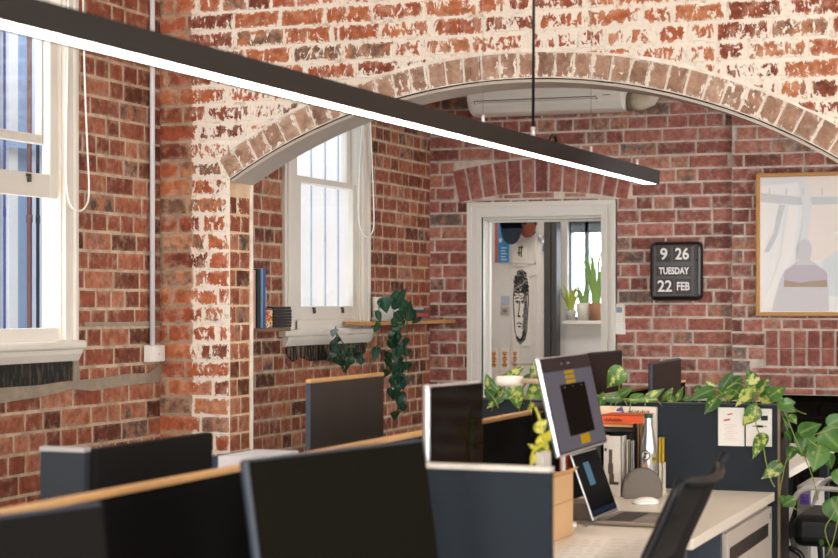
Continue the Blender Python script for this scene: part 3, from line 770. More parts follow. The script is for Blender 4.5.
# --- remote holder beside the door
a, b = onY(614.5, 334, YB-.02), onY(624.5, 304, YB-.02)
t = thing('wall_control', 'white remote control in a holder right beside the door frame', 'remote control', ((a.x+b.x)/2, YB, a.z))
mb = MB(); mb.box((a.x, YB-.028, a.z), (b.x, YB+.0, b.z), .004); mb.build('body', m_white, t)
mb = MB(); mb.box((a.x+.014, YB-.030, b.z-.055), (b.x-.014, YB-.027, b.z-.02)); mb.build('display', mat('#7f97a6', .3), t)
mb = MB(); mb.box((a.x-.003, YB-.034, a.z-.003), (b.x+.003, YB-.001, a.z+.07), .004); mb.build('holder', mat('#e9e7e3', .4), t)

# --- flip clock
a, b = onY(649, 301, YB-.09), onY(702, 241, YB-.09)
cw, ch = b.x-a.x, b.z-a.z
t = thing('flip_clock', 'black wall flip clock reading 9 26 TUESDAY 22 FEB', 'clock', ((a.x+b.x)/2, YB, a.z))
Mc = frameM((a.x, YB-.012, a.z), (1, 0, 0), (0, 0, 1), (0, -1, 0))
mb = MB(); mb.box((0, 0, 0), (cw, ch, .082), .040, M=Mc, seg=4); mb.build('casing', mat('#141416', .3, spec=.6, var=.05), t, smooth=False)
mb = MB(); mb.box((.018, .022, .078), (cw-.022, ch-.018, .088), .006, M=Mc); mb.build('bezel', mat('#1d1e21', .25, spec=.6, var=.05), t)
inx0, inx1, iny0, iny1 = .035, cw-.05, .035, ch-.035
fl_ = {'9': (.06, .79, .44, .985), '26': (.48, .79, .94, .985), 'TUESDAY': (.06, .40, .94, .60), '22': (.06, .02, .49, .34), 'FEB': (.53, .02, .94, .34)}
mfl = mat('#141518', .35, var=.05); mtx = mat('#f2f2f2', .5, var=.01)
iw, ih = inx1-inx0, iny1-iny0
mb = MB(); mb.box((inx0, iny0, .086), (inx1, iny1, .0885), M=Mc); mb.build('dial', mat('#44484f', .4, var=.05), t)
for k, (u0, v0, u1, v1) in fl_.items():
    x0, x1 = inx0+iw*u0, inx0+iw*u1; y0, y1 = iny0+ih*v0, iny0+ih*(v1 if k not in '926' or k == '22' else v1)
    if k in ('9', '26'): y0, y1 = iny0+ih*.69, iny0+ih*.995
    mb = MB(); mb.box((x0, y0, .0885), (x1, (y0+y1)/2-.0012, .091), M=Mc); mb.box((x0, (y0+y1)/2+.0012, .0885), (x1, y1, .091), M=Mc)
    fo = mb.build('flap', mfl, t)
    mb = MB(); sz = {'9': .1, '26': .1, 'TUESDAY': .058, '22': .1, 'FEB': .072}[k]
    text_mesh(mb, k, sz, Mc @ Matrix.Translation(Vector(((x0+x1)/2, (y0+y1)/2, .0916))), bold=.0022, xs={'TUESDAY': .76, 'FEB': .76, '26': .9, '22': .95}.get(k, 1.0))
    mb.build('lettering', mtx, fo, normals=False)
mb = MB(); mb.box((inx0-.004, iny0-.004, .0935), (inx1+.004, iny1+.004, .0945), M=Mc); mb.build('cover_glass', glass_mat('clock_glass', refl=.02), t)
mb = MB(); mb.lathe([(0, .012), (.007, .011), (.008, 0)], (0, 0, 0), 12, Mc @ Matrix.Translation(Vector((cw-.028, ch*.69, .086)))); mb.build('knob', m_black, t)

# --- framed picture on the chimney breast
Yp = YB-.03
a, b = onY(756, 316, Yp-.03), onY(838, 171.5, Yp-.03)
pw = 1.12; ph = b.z-a.z; fw = .024
t = thing('framed_picture', 'large thin timber-framed glazed picture with a painted reflection of a pale grey figure on the brick chimney breast', 'picture', (a.x+pw/2, Yp, a.z))
Mp = frameM((a.x, Yp-.006, a.z), (1, 0, 0), (0, 0, 1), (0, -1, 0))
mb = MB()
for q in ((0, 0, pw, fw), (0, ph-fw, pw, ph), (0, fw, fw, ph-fw), (pw-fw, fw, pw, ph-fw)): mb.box((q[0], q[1], 0), (q[2], q[3], .030), .003, M=Mp)
mb.build('frame', mat('#bd8a4a', .45, var=.1, sc=18), t)
pm = [mat(h, .6, var=.02, sc=4) for h in ('#f6f9fc', '#eaeff4', '#d6dce1', '#fdfdfd', '#dcdce1', '#c9c4d2', '#bba894', '#f9f0ec', '#e6edf6')]
mb = MB(); Zl = [.010]
def flat(pts, mi, dz=.0006):
    Zl[0] += dz
    mb.face([Mp @ Vector((x, y, Zl[0])) for x, y in pts], mi)
def pxp(x, y):
    q = onY(x, y, Yp-.02); return (q.x-a.x, q.z-a.z)
flat([(fw-.004, fw-.004), (pw-fw+.004, fw-.004), (pw-fw+.004, ph-fw+.004), (fw-.004, ph-fw+.004)], 0)
flat([pxp(x, y) for x, y in ((806, 176), (860, 176), (860, 256), (800, 262))], 7)
flat([pxp(x, y) for x, y in ((760.5, 177), (802, 177), (802, 182), (760.5, 186))], 1)  # pale bands and arcs paint reflections of the glass onto the print
flat([pxp(x, y) for x, y in ((760.5, 193), (800, 197), (872, 196), (872, 203), (800, 205), (760.5, 202))], 2)
flat([pxp(x, y) for x, y in ((798, 177), (806, 177), (812, 205), (806, 250), (797, 250), (804, 215))], 1)
flat([pxp(x, y) for x, y in ((780, 205), (785, 205), (777, 236), (769, 252), (764, 252), (774, 232))], 2)
flat([pxp(x, y) for x, y in ((788, 205), (800, 205), (793, 250), (776, 308), (762, 308), (780, 260))], 3)
flat([pxp(x, y) for x, y in ((822, 262), (838, 250), (872, 246), (872, 296), (826, 296))], 8)
refl_sil = [(772, 311), (775, 298), (780, 281), (785, 270), (794, 264), (799, 261), (798, 256), (797, 248), (799, 242), (804, 239), (809, 241), (812, 247), (811, 255), (810, 260), (818, 265), (825, 270), (828, 285), (829, 311)]  # figure mirrored in the glass, drawn flat onto the print
flat([pxp(*q) for q in refl_sil], 4)
flat([pxp(x, y) for x, y in ((785, 271), (795, 265), (815, 265), (825, 271), (826.5, 276), (785, 276))], 5)
flat([pxp(x, y) for x, y in ((784, 274), (792, 272), (800, 276), (808, 272), (818, 275), (827, 273), (827.5, 287), (784, 287))], 6)
flat([pxp(x, y) for x, y in ((784, 273), (792, 270.5), (800, 275), (808, 271), (818, 273.5), (826.5, 272), (827, 280), (812, 281), (800, 283), (784, 280))], 5)
for x in (769, 786, 803, 822): flat([pxp(x, 188), pxp(x+1, 188), pxp(x+1.4, 195), pxp(x, 195)], 2)
mb.build('print', pm, t)
mb = MB(); mb.box((fw-.004, fw-.004, .0225), (pw-fw+.004, ph-fw+.004, .0245), M=Mp); mb.build('glass', glass_mat('picture_glass', refl=.015), t)

# ================================================================== SHELVES ON THE LEFT WALL
zsh = 1.372
mb = MB(); ys0, ys1 = YB2, onX(291, 327, XL+.19).y
mb.box((XL+.008, ys0+.02, zsh-.02), (XL+.19, ys1, zsh), .003)
one('wall_shelf', mb, mat('#6f5439', .55, var=.15), 'dark timber shelf holding books, between the brick pier and the window', 'shelf')
random.seed(5)
def book(y0, w, h, d, c, label, page=True, z=zsh, X0=XL+.03, cat='book', group=None, name='book', tilt=0):
    t = thing(name, label, cat, (X0+d/2, y0+w/2, z), group=group)
    mb = MB(); mb.box((X0, y0, z+.0005), (X0+d, y0+.003, z+h)); mb.box((X0, y0+w-.003, z+.0005), (X0+d, y0+w, z+h)); mb.box((X0+d-.004, y0, z+.0005), (X0+d, y0+w, z+h), .001); mb.build('cover', mat(c, .5), t)
    mb = MB(); mb.box((X0+.002, y0+.0032, z+.004), (X0+d-.0042, y0+w-.0032, z+h-.004)); mb.build('pages', m_paper, t)
    return t
Yof = lambda px, X: onX(px, 320, X).y
hz = lambda px, py: onX(px, py, XL+.18).z
yb = [Yof(v, XL+.18) for v in (253.4, 255.8, 257.4, 260.6, 262.0, 265.0)]
book(yb[0], yb[1]-yb[0]-.001, hz(253, 270)-zsh, .15, '#c98f78', 'tall salmon-pink book nearest the brick pier on the dark timber shelf', group='upright books on the dark shelf')
book(yb[1], yb[2]-yb[1]-.001, hz(255, 271)-zsh, .14, '#d9c9b8', 'tall thin cream book right of the salmon-pink one on the dark timber shelf', group='upright books on the dark shelf')
book(yb[2], yb[3]-yb[2]-.001, hz(257, 269)-zsh, .15, '#163038', 'tall dark teal book in the middle of the upright books', group='upright books on the dark shelf')
book(yb[3], yb[4]-yb[3]-.001, hz(260, 268)-zsh, .155, '#90b4c6', 'tall thin pale blue book beside the dark teal book', group='upright books on the dark shelf')
book(yb[4], yb[5]-yb[4]-.001, hz(262, 268)-zsh, .155, '#2c4d8c', 'tall strong-blue book, last of the tall upright books', group='upright books on the dark shelf')
y0, y1 = Yof(266, XL+.16), Yof(273, XL+.16); zt = hz(268, 308)
t = thing('storage_tin', 'small red and yellow patterned box beside the upright books', 'box', (XL+.09, (y0+y1)/2, zsh))
nt = NT('patterned_tin'); c_ = nt.coords(); nt.bsdf(nt.ramp(nt.noise(34, 2, .5, c_), [(0, lin('#b23a2a')), (.45, lin('#d8b25c')), (.52, lin('#e6dcc4')), (.6, lin('#8a2a22'))], 'CONSTANT'), .5)
mb = MB(); mb.box((XL+.03, y0, zsh+.001), (XL+.16, y1, zt-.012), .003); mb.build('body', nt.m, t)
mb = MB(); mb.box((XL+.027, y0-.002, zt-.012), (XL+.163, y1+.002, zt), .003); mb.build('lid', mat('#6f3a2a', .5), t)
t = thing('figurine_box', 'small white carton with a red and black top on the patterned box', 'box', (XL+.09, (y0+y1)/2, zt))
zz = hz(268, 287); mb = MB(); mb.box((XL+.05, y0+.003, zt+.0005), (XL+.13, y0+.068, zz), .002); mb.build('carton', mat('#d8d2cb', .6), t)
mb = MB(); mb.box((XL+.05, y0+.003, zz), (XL+.13, y0+.068, zz+.022), .006); mb.build('top', mat('#8b1f22', .5), t)
y2, y3 = Yof(273.8, XL+.17), Yof(291.5, XL+.17); zq = zsh; n = 7; hh = (hz(280, 306.5)-zsh)/n
pos = ['lowest', 'second from the bottom', 'third from the bottom', 'middle', 'third from the top', 'second from the top', 'topmost']
for k in range(n):
    dy = random.uniform(-.006, .006)
    t = thing('notebook', 'black notebook, %s of the stack beside the window sill' % pos[k], 'notebook', (XL+.1, (y2+y3)/2, zq), group='stack of black notebooks on the dark shelf')
    mb = MB(); mb.box((XL+.03, y2+dy, zq+.0004), (XL+.17, y3+dy, zq+hh-.0006), .002); mb.build('cover', mat('#15130f', .55), t)
    mb = MB(); mb.box((XL+.034, y2+dy-.0005, zq+.003), (XL+.166, y3+dy+.0005, zq+hh-.003)); mb.build('pages', mat('#2a2724', .7), t)
    zq += hh
# right shelf with plant pot and books
ys2, ys3 = Yof(372.5, XL+.19), Yof(412, XL+.19); zs2 = onX(385, 321.5, XL+.19).z
mb = MB(); mb.box((XL+.008, ys2, zs2-.022), (XL+.19, YB-.012, zs2), .003)
one('wall_shelf', mb, mat('#b58450', .5, var=.12), 'pale timber shelf holding the trailing plant, right of the window in the brick corner', 'shelf')
ycp = (Yof(374, XL+.1)+Yof(397, XL+.1))/2
t = thing('plant_pot', 'white pot on the pale timber shelf in the brick corner', 'pot', (XL+.1, ycp, zs2))
hp = onX(385, 297, XL+.1).z-zs2; rp = .088
mb = MB(); mb.lathe([(0, .022), (rp*.94, .022), (rp, hp), (rp-.008, hp), (rp-.012, hp-.03), (0, hp-.03)], (XL+.1, ycp, zs2), 24); mb.build('pot', m_white, t)
mb = MB(); mb.lathe([(0, .0005), (rp*1.03, .0005), (rp*1.08, .026), (rp*1.0, .026), (rp*.95, .008), (0, .008)], (XL+.1, ycp, zs2), 24); mb.build('saucer', mat('#c9c6c0', .45), t)
mb = MB(); mb.lathe([(0, hp-.028), (rp-.014, hp-.028)], (XL+.1, ycp, zs2), 16); mb.build('soil', mat('#3a2a1e', .9, sc=90), t)
zz = zs2; y5 = Yof(414, XL+.18)
for k, (c, h, w, lb) in enumerate((('#5d6a76', .022, .19, 'slate-grey book lying at the bottom of the small stack on the pale shelf'), ('#b23c2e', .026, .235, 'red book lying in the middle of the small stack on the pale shelf'), ('#3b3f48', .02, .19, 'charcoal book lying near the top of the stack on the pale shelf'), ('#c9c4bd', .014, .15, 'whitish booklet lying topmost on the stack on the pale shelf'))):
    t = thing('book', lb, 'book', (XL+.1, y5+.1, zz), group='books lying on the pale shelf')
    yy1 = min(y5+.02+w+.0*k, YB-.03)
    mb = MB(); mb.box((XL+.03, yy1-w, zz+.0004), (XL+.18, yy1, zz+.003)); mb.box((XL+.03, yy1-w, zz+h-.003), (XL+.18, yy1, zz+h-.0004)); mb.box((XL+.175, yy1-w, zz+.0004), (XL+.18, yy1, zz+h-.0004)); mb.build('cover', mat(c, .5), t)
    mb = MB(); mb.box((XL+.033, yy1-w+.003, zz+.0032), (XL+.1748, yy1-.003, zz+h-.0032)); mb.build('pages', m_paper, t)
    zz += h

# ================================================================== DESKS, DIVIDERS, SCREENS
ZD = .72; XS = -1.9
def desk(x0, x1, y0, y1, label, group='bench desks', skip=False):
    t = thing('desk', label, 'desk', ((x0+x1)/2, (y0+y1)/2, 0), group=group)
    mb = MB(); mb.box((x0, y0, ZD-.036), (x1, y1, ZD), .004); mb.build('desktop', m_desk, t)
    for sx in (x0+.04, x1-.09):
        for sy in (y0+.05, y1-.10):
            if skip and sx > x0+.1 and sy > y0+.1: continue
            mb = MB(); mb.box((sx, sy, 0), (sx+.05, sy+.05, ZD-.036), .004); mb.build('leg', mat('#3a3f47', .5), t)
    mb = MB(); mb.box((x0+.06, y0+.06, ZD-.10), (x0+.09, y1-.06, ZD-.036)); mb.build('rail', mat('#3a3f47', .5), t)
    return t
XD1 = -1.262
desk(XS+.03, -1.22, 1.9, 3.96, 'white desk under the two dark monitors closest to the camera')
desk(XS+.03, -1.30, 4.04, 5.86, 'white desk with the papers and cardboard box, where the mesh chair stands')
deskF = desk(XS+.03, XD1, 5.87, 7.46, 'white desk with the laptop and steel bottle, running to the navy planter', skip=True)
desk(-2.62, XS-.03, 1.9, 3.96, 'white desk on the window side behind the long black divider, closest to the camera')
desk(-2.62, XS-.03, 4.04, 7.46, 'white desk on the window side behind the long black divider, under the grey-backed monitor')
desk(-2.75, -1.36, 7.80, 10.1, 'white desk beyond the planter, near the hearth')
def divider(name, p0, p1, th, z1, label, face, cap=m_timber, z0=.75, onD=False):
    p0, p1 = Vector((*p0, 0)), Vector((*p1, 0)); d = (p1-p0); L = d.length; d.normalize(); n = Vector((d.y, -d.x, 0))
    M = frameM((p0.x, p0.y, 0), d, (0, 0, 1), n)
    t = thing(name, label, 'divider', ((p0.x+p1.x)/2, (p0.y+p1.y)/2, z0))
    mb = MB(); mb.box((0, z0, -th/2), (L, z1-.012, th/2), M=M); mb.build('panel', face, t)
    mb = MB(); mb.box((-.002, z1-.012, -th/2-.002), (L+.002, z1, th/2+.002), .002, M=M); mb.build('top_trim', cap, t)
    for q in (.02, L-.06):
        mb = MB(); mb.box((q, ZD+.0005 if onD else 0, -th/2), (q+.04, z0, th/2), M=M); mb.build('foot', m_case_dark, t)
    return t
zsp = 1.118
divider('desk_divider', (XS, 1.9), (XS, 6.95), .03, zsp, 'long black timber-capped divider running down the middle of the desks', m_felt)
divider('desk_divider', (XS+.02, 4.0), (-1.190, 4.0), .03, onY(553, 467.5, 3.985).z, 'navy cross divider with a pale top edge in front of the cardboard box', m_navy_d, mat('#bfb9b2', .45))
xj = onY(40, 447, 3.985).x
t = divider('desk_divider', (xj, 4.0), (-2.425, 4.0), .03, onY(40, 446.5, 3.985).z, 'navy cross divider low against the brick wall, joined to a black panel', m_navy, mat('#9f9da0', .45))
q0, q1 = onX(84, 450, -2.42), onX(208, 432.3, -2.42)
mb = MB(); mb.box((-2.435, 4.02, .75), (-2.405, q1.y, q1.z), .003); mb.build('return_panel', mat('#0f0e0e', .8, spec=.15, sc=160), t)

def monitor(TL, TR, h, tilt, label, back=False, th=.022, case=m_case_dark, screen=m_screen_off, stand=True, name='monitor', group=None, bez=.006, zfoot=ZD, sdrop=0):
    """TL, TR: top corners as seen from the camera; tilt in degrees leans the top away from the seen face"""
    TL, TR = Vector(TL), Vector(TR); r = (TR-TL); w = r.length; r.normalize(); z = Vector((0, 0, 1)); nh = r.cross(z).normalized(); nh.z = 0
    a = math.radians(tilt); up = (z*math.cos(a)-nh*math.sin(a)); up = (up-r*up.dot(r)).normalized(); n = r.cross(up)
    o = TL-up*h; M = frameM(o, r, up, n)
    mid = M @ Vector((w/2, h*.42, -th if not back else -th)); base = Vector((mid.x-nh.x*.07, mid.y-nh.y*.07, zfoot))
    t = thing(name, label, 'monitor', base, group=group)
    mb = MB(); mb.box((0, 0, -th), (w, h, 0), min(.008, th*.45), M=M, seg=3); mb.build('casing', case, t)
    mb = MB()
    if not back: mb.box((bez, bez*1.6, -.001), (w-bez, h-bez, .0012), M=M)
    else: mb.box((bez, bez, -th-.0012), (w-bez, h-bez, -th+.001), M=M)
    mb.build('screen', screen, t)
    if stand:
        fz = .018 if back else -th-.018
        mb = MB(); 
        mb.box((w/2-.06, h*.35-sdrop, fz-.012), (w/2+.06, h*.35+.09-sdrop, fz+.018), .004, M=M)
        p = M @ Vector((w/2, h*.38-sdrop, fz)); sgn = 1 if back else -1; q = Vector((p.x+nh.x*.035*sgn, p.y+nh.y*.035*sgn, zfoot+.012))
        mb.tube([p, Vector((q.x, q.y, p.z-.05)), q], .018, 10); mb.build('stand', m_case_dark, t)
        mb = MB(); mb.lathe([(0, .014), (.10, .012), (.11, .006), (.11, .0005), (0, .0005)], (q.x-nh.x*.02*sgn, q.y-nh.y*.02*sgn, zfoot), 24); mb.build('base', m_case_dark, t)
    return t, M, w
mA = mat('#15130e', .5, spec=.12, var=.1, IOR=1.12)
monitor(atD(246, 459, 3.5), atD(424, 438.5, 4.0), .40, 9, 'large dark monitor leaning in front of the long divider, left of the navy cross divider', screen=mA, case=m_case_blue)
q = onX(104, 501, -1.52); p = q+Vector((-.146, -.63, 0.0))
monitor(p, q, .40, 7, 'dark monitor in the bottom corner by the long divider, closest to the camera', screen=mat('#1a1917', .5, spec=.15, var=.1, IOR=1.12), case=m_case_blue)
# monitor behind the cross divider
D0 = atD(429.5, 385.5, 4.55); D1 = atD(483, 381.2, 4.80)
monitor(D0, D1, .36, 0, 'glossy black pale-edged monitor standing behind the navy cross divider', th=.024, case=m_alu, screen=mat('#040404', .07, spec=.4, var=.05, IOR=1.16), bez=.004)
# monitor with a phone picture
E0 = atD(539, 358, 5.52); E1 = atD(588, 352.3, 6.067)
t, ME, we = monitor(E0, E1, .312, 12.5, 'tilted silver monitor showing a black phone picture with yellow tape marks', th=.02, case=m_alu, screen=mat('#1a181d', .25, var=.05, IOR=1.15), bez=.005, name='monitor', stand=False)
mb = MB(); pE = ME @ Vector((we*.55, .14, -.03)); mb.box((we*.55-.05, .09, -.034), (we*.55+.05, .19, -.026), M=ME); mb.tube([pE, (-1.85, 6.02, pE.z-.02), (-1.855, 6.05, pE.z-.02), (-1.855, 6.05, ZD+.01)], .016, 10); mb.lathe([(0, .02), (.04, .02), (.04, .001), (0, .001)], (-1.85, 6.05, ZD), 16); mb.build('stand', m_case_dark, t)
def lit(hexc, st, rough=.3):
    n = NT('lit_'+hexc.strip('#')); c = lin(hexc)
    n.bsdf(tuple(x*.25 for x in c[:3])+(1,), rough, 0, .12, None, **{'Emission Color': c, 'Emission Strength': st, 'IOR': 1.1}); return n.m
mb = MB(); he = .312
mb.box((.010, .012, .001), (we-.010, he*.845, .0016), M=ME, mi=0)
mb.box((.155, .055, .0016), (.455, he*.70, .0020), M=ME, mi=1)
x1, x2 = .215, .345
for y in (.705, .755, .805): mb.box((x1+.02, he*y, .0020), (x2, he*(y+.036), .0024), M=ME, mi=2)
mb.box((.265, .022, .0020), (.375, .052, .0024), M=ME, mi=2)
for x in (.20, .30, .40): mb.box((x, he*.665, .0020), (x+.014, he*.672, .0023), M=ME, mi=3)
for x in (.22, .29, .31): mb.box((x, he*.905, .001), (x+.012, he*.925, .0018), M=ME, mi=3)
mb.build('screen_image', [lit('#656069', .6), lit('#050505', .3), lit('#b08a12', .7), lit('#8e8b92', .6)], t)
# monitors beyond the planter
monitor(atD(586, 353, 8.68), atD(622, 350, 9.42), .36, 0, 'black monitor beyond the planter, directly behind the silver tilted one', screen=m_screen_matte)
monitor(atD(652.5, 363.5, 8.34), atD(681, 358, 8.92), .36, 0, 'small dark brown-black screen standing beyond the planter against the brick wall', screen=mat('#241d19', .4, var=.1, IOR=1.2), case=m_case_blue)
divider('desk_divider', (-2.12, 7.85), (-2.12, 9.6), .03, 1.085, 'black timber-capped divider on the desk beyond the planter', m_felt, onD=True)
# tall panel on the window side
hA, hB = onX(313, 379.5, -2.345), onX(385.7, 372.4, -2.345)
t = divider('desk_divider', (-2.36, hA.y), (-2.36, hB.y), .014, hA.z, 'tall dark grey timber-capped panel on the window side, below the trailing plant', mat('#2c2826', .42, var=.14, sc=5), onD=True)
mb = MB(); mb.box((-2.368, hA.y-.006, .75), (-2.352, hA.y, hA.z-.012)); mb.build('end_trim', m_case_blue, t)
# pale box file behind the long divider
a_ = onY(209, 455.5, 4.95); b_ = onY(262, 455.5, 4.95)
t = thing('box_file', 'pale grey-white box behind the long divider, beside the black return panel', 'box', ((a_.x+b_.x)/2, 5.0, ZD))
mb = MB(); mb.box((a_.x+.03, 4.95, ZD+.001), (b_.x, 5.22, a_.z), .003); mb.build('body', mat('#d3d6de', .6), t)
mb = MB(); mb.box((a_.x, 4.95, ZD+.001), (a_.x+.028, 5.22, a_.z-.002), .003); mb.build('spine', mat('#2a3a55', .6), t)

# --- planter cabinet at the end of the desks
PX0, PX1, PY0, PY1, PZ = onY(484, 395, 7.5).x-.05, -1.25, 7.5, 7.75, 1.076
t = thing('planter_box', 'navy planter cabinet across the end of the desks, full of leafy plants', 'planter', ((PX0+PX1)/2, 7.62, 0))
mb = MB(); mb.box((PX0, PY0, .02), (PX1, PY0+.02, PZ)); mb.box((PX0, PY1-.02, .02), (PX1, PY1, PZ)); mb.box((PX0, PY0+.02, .02), (PX0+.02, PY1-.02, PZ)); mb.box((PX0, PY0+.02, PZ-.14), (PX1, PY1-.02, PZ-.12))
mb.build('body', m_navy, t)
mb = MB(); mb.box((PX1-.02, PY0+.02, .02), (PX1, PY1-.02, PZ)); mb.build('side_panel', mat('#1c1511', .5, var=.2), t)
mb = MB(); mb.box((PX1-.006, PY0-.004, .02), (PX1+.004, PY0+.012, PZ)); mb.build('edge_strip', mat('#7d6a52', .5), t)
mb = MB(); mb.box((PX0+.02, PY0+.02, PZ-.12), (PX1-.02, PY1-.02, PZ-.05)); mb.build('soil', mat('#2b2018', .95, sc=90, var=.4), t)
mb = MB(); mb.box((PX0-.002, PY0-.004, PZ), (PX1+.002, PY0+.022, PZ+.004), .001); mb.build('rim', mat('#4a4d52', .5), t)
# papers pinned to the planter
def note(x0, y0, x1, y1, label, marks, mats):
    a, b = onY(x0, y1, PY0-.006), onY(x1, y0, PY0-.006)
    t = thing('pinned_note', label, 'paper', (a.x, PY0-.0045, a.z), group='papers pinned on the planter front')
    mb = MB(); mb.box((a.x, PY0-.0075, a.z), (b.x, PY0-.0002, b.z)); mb.build('sheet', m_paper, t)
    mb = MB()
    for (u0, v0, u1, v1, mi) in marks:
        w, h = b.x-a.x, b.z-a.z
        mb.prism([(a.x+w*u0, PY0-.0078, a.z+h*v0), (a.x+w*u1, PY0-.0078, a.z+h*(v0+(.03 if mi == 1 else 0))), (a.x+w*u1, PY0-.0078, a.z+h*(v1+(.03 if mi == 1 else 0))), (a.x+w*u0, PY0-.0078, a.z+h*v1)], (0, -.0004, 0), mi)
    mb.build('print', mats, t)
mk = [(.36, .80, .56, .835, 1), (.22, .64, .46, .685, 1)]+[(.22+.04*(k % 3), .15+.045*k, .78-.07*((k*5) % 4), .158+.045*k, 0) for k in range(10)]
note(718.2, 408, 744.2, 445.5, 'white note with two red strokes pinned on the navy planter', mk, [mat('#d5b0ac', .8), mat('#d2435a', .8)])
mk = [(.58, .69, .85, .82, 0), (.24, .525, .8, .545, 0), (.4, .50, .66, .565, 0)]+[(.15, .12+.05*k, .5, .126+.05*k, 1) for k in range(6)]
note(746, 409, 771.8, 446, 'white note with black blocks pinned at the right end of the navy planter', mk, [mat('#2a2a2c', .8), mat('#b9b9be', .8)])
SKY=9; E_REAR=145; E_SIDE=20; E_ALC=29; E_FAR=27; EXPO=0.0
# ================================================================== ON THE DESK
# laptop: hinge line parallel to the desk edge, lid leaning back
def P_(x, y, z=ZD+.016): return onZ(x, y, z)
h0, h1 = P_(594, 521), P_(641, 497)           # near and far ends of the hinge side (about)
f0, f1 = P_(641, 521.5), P_(668, 503)
dirh = Vector((0, 1, 0))
lapx, lapy0 = -1.73, onZ(594, 521, ZD+.016).y
lx0 = onZ(594, 521, ZD+.016).x
t = thing('laptop', 'open silver-grey laptop with a dark screen on the desk below the tilted monitor', 'laptop', (lx0+.12, lapy0+.17, ZD))
wl, dl = .34, .235
mb = MB(); mb.box((lx0, lapy0, ZD+.002), (lx0+dl, lapy0+wl, ZD+.016), .005); mb.build('base', m_alu_d, t)
mb = MB(); mb.box((lx0+.03, lapy0+.03, ZD+.0155), (lx0+.125, lapy0+wl-.03, ZD+.0168)); kb = mb.build('keyboard', mat('#2c2825', .6, sc=220, var=.5), t)
mb = MB(); mb.box((lx0+.14, lapy0+.11, ZD+.0155), (lx0+.225, lapy0+wl-.11, ZD+.0164)); mb.build('trackpad', mat('#9a8f83', .35, .5), t)
al = math.radians(20)
Mlid = frameM((lx0, lapy0, ZD+.016), (0, 1, 0), (-math.sin(al), 0, math.cos(al)), (math.cos(al), 0, math.sin(al)))
hl_ = .245
mb = MB(); mb.box((0, 0, -.007), (wl, hl_, 0), .003, M=Mlid); lid = mb.build('lid', m_alu, t)
mb = MB(); mb.box((.006, .012, -.001), (wl-.006, hl_-.006, .0010), M=Mlid, mi=0); mb.box((.012, .018, .001), (wl-.012, .034, .0015), M=Mlid, mi=2); mb.box((.10, .12, .001), (.175, .205, .0015), M=Mlid, mi=1)
mb.build('screen', [mat('#07080d', .3, spec=.15, IOR=1.12), lit('#5b7f97', .55), lit('#22324d', .4)], lid)
# round grey zip case, mouse, cable
pc0, pc1 = onZ(622, 498.5, ZD), onZ(662, 498.5, ZD)
cx_, cy_ = (pc0+pc1)/2, None
r_ = (pc1-pc0); wr = r_.length; r_.normalize(); nr = r_.cross(Vector((0, 0, 1)))
zt_ = (pc0+pc1)/2
hc = (498.5-468)/F*((Vector(zt_)-O0).dot(Vector((-ST, CT, 0))))
Mr = frameM(pc0, r_, (0, 0, 1), nr)
out = [(wr*.03, .0), (wr*.0, hc*.25), (wr*.02, hc*.48), (wr*.09, hc*.70), (wr*.2, hc*.87), (wr*.34, hc*.97), (wr*.5, hc), (wr*.66, hc*.97), (wr*.8, hc*.87), (wr*.91, hc*.70), (wr*.98, hc*.48), (wr, hc*.25), (wr*.97, .0)]
t = thing('zip_case', 'rounded dark taupe case standing on the desk in front of the steel bottle', 'case', zt_)
mb = MB(); mb.prism([Mr @ Vector((x, y, -.02)) for x, y in out], nr*.04)
bmesh.ops.bevel(mb.bm, geom=mb.bm.edges[:], offset=.006, segments=2, affect='EDGES'); mb.build('shell', mat('#70675e', .75, var=.1, sc=60), t)
mb = MB(); mb.tube([Mr @ Vector((x, y, 0)) for x, y in out[1:-1]], .0035, 6); mb.build('zip', mat('#3d3833', .5), t)
pm_ = onZ(646, 501, ZD+.012)
t = thing('mouse', 'white computer mouse lying in front of the taupe case', 'mouse', (pm_.x, pm_.y, ZD))
Mm = Matrix.Translation(Vector((pm_.x, pm_.y, ZD+.001))) @ Matrix.Rotation(math.radians(30), 4, 'Z') @ Matrix.Diagonal((1, .5, .5, 1))
mb = MB(); mb.lathe([(0, .055), (.025, .05), (.045, .034), (.055, .012), (.056, 0), (0, 0)], (0, 0, 0), 20, Mm); mb.build('shell', m_white, t)
mb = MB(); mb.lathe([(.0565, .0), (.058, .004), (.0565, .009)], (0, 0, 0), 20, Mm); mb.build('rim', m_alu, t)
cp = [onZ(x, y, ZD+.004) for x, y in ((580, 512), (590, 516), (600, 519.5), (610, 518.5), (617, 516.5))]
mb = MB(); mb.tube(cp[:4], .0028, 6); mb.tube(cp[3:], .006, 8)
one('charging_cable', mb, m_black, 'short black cable lying beside the laptop hinge', 'cable')
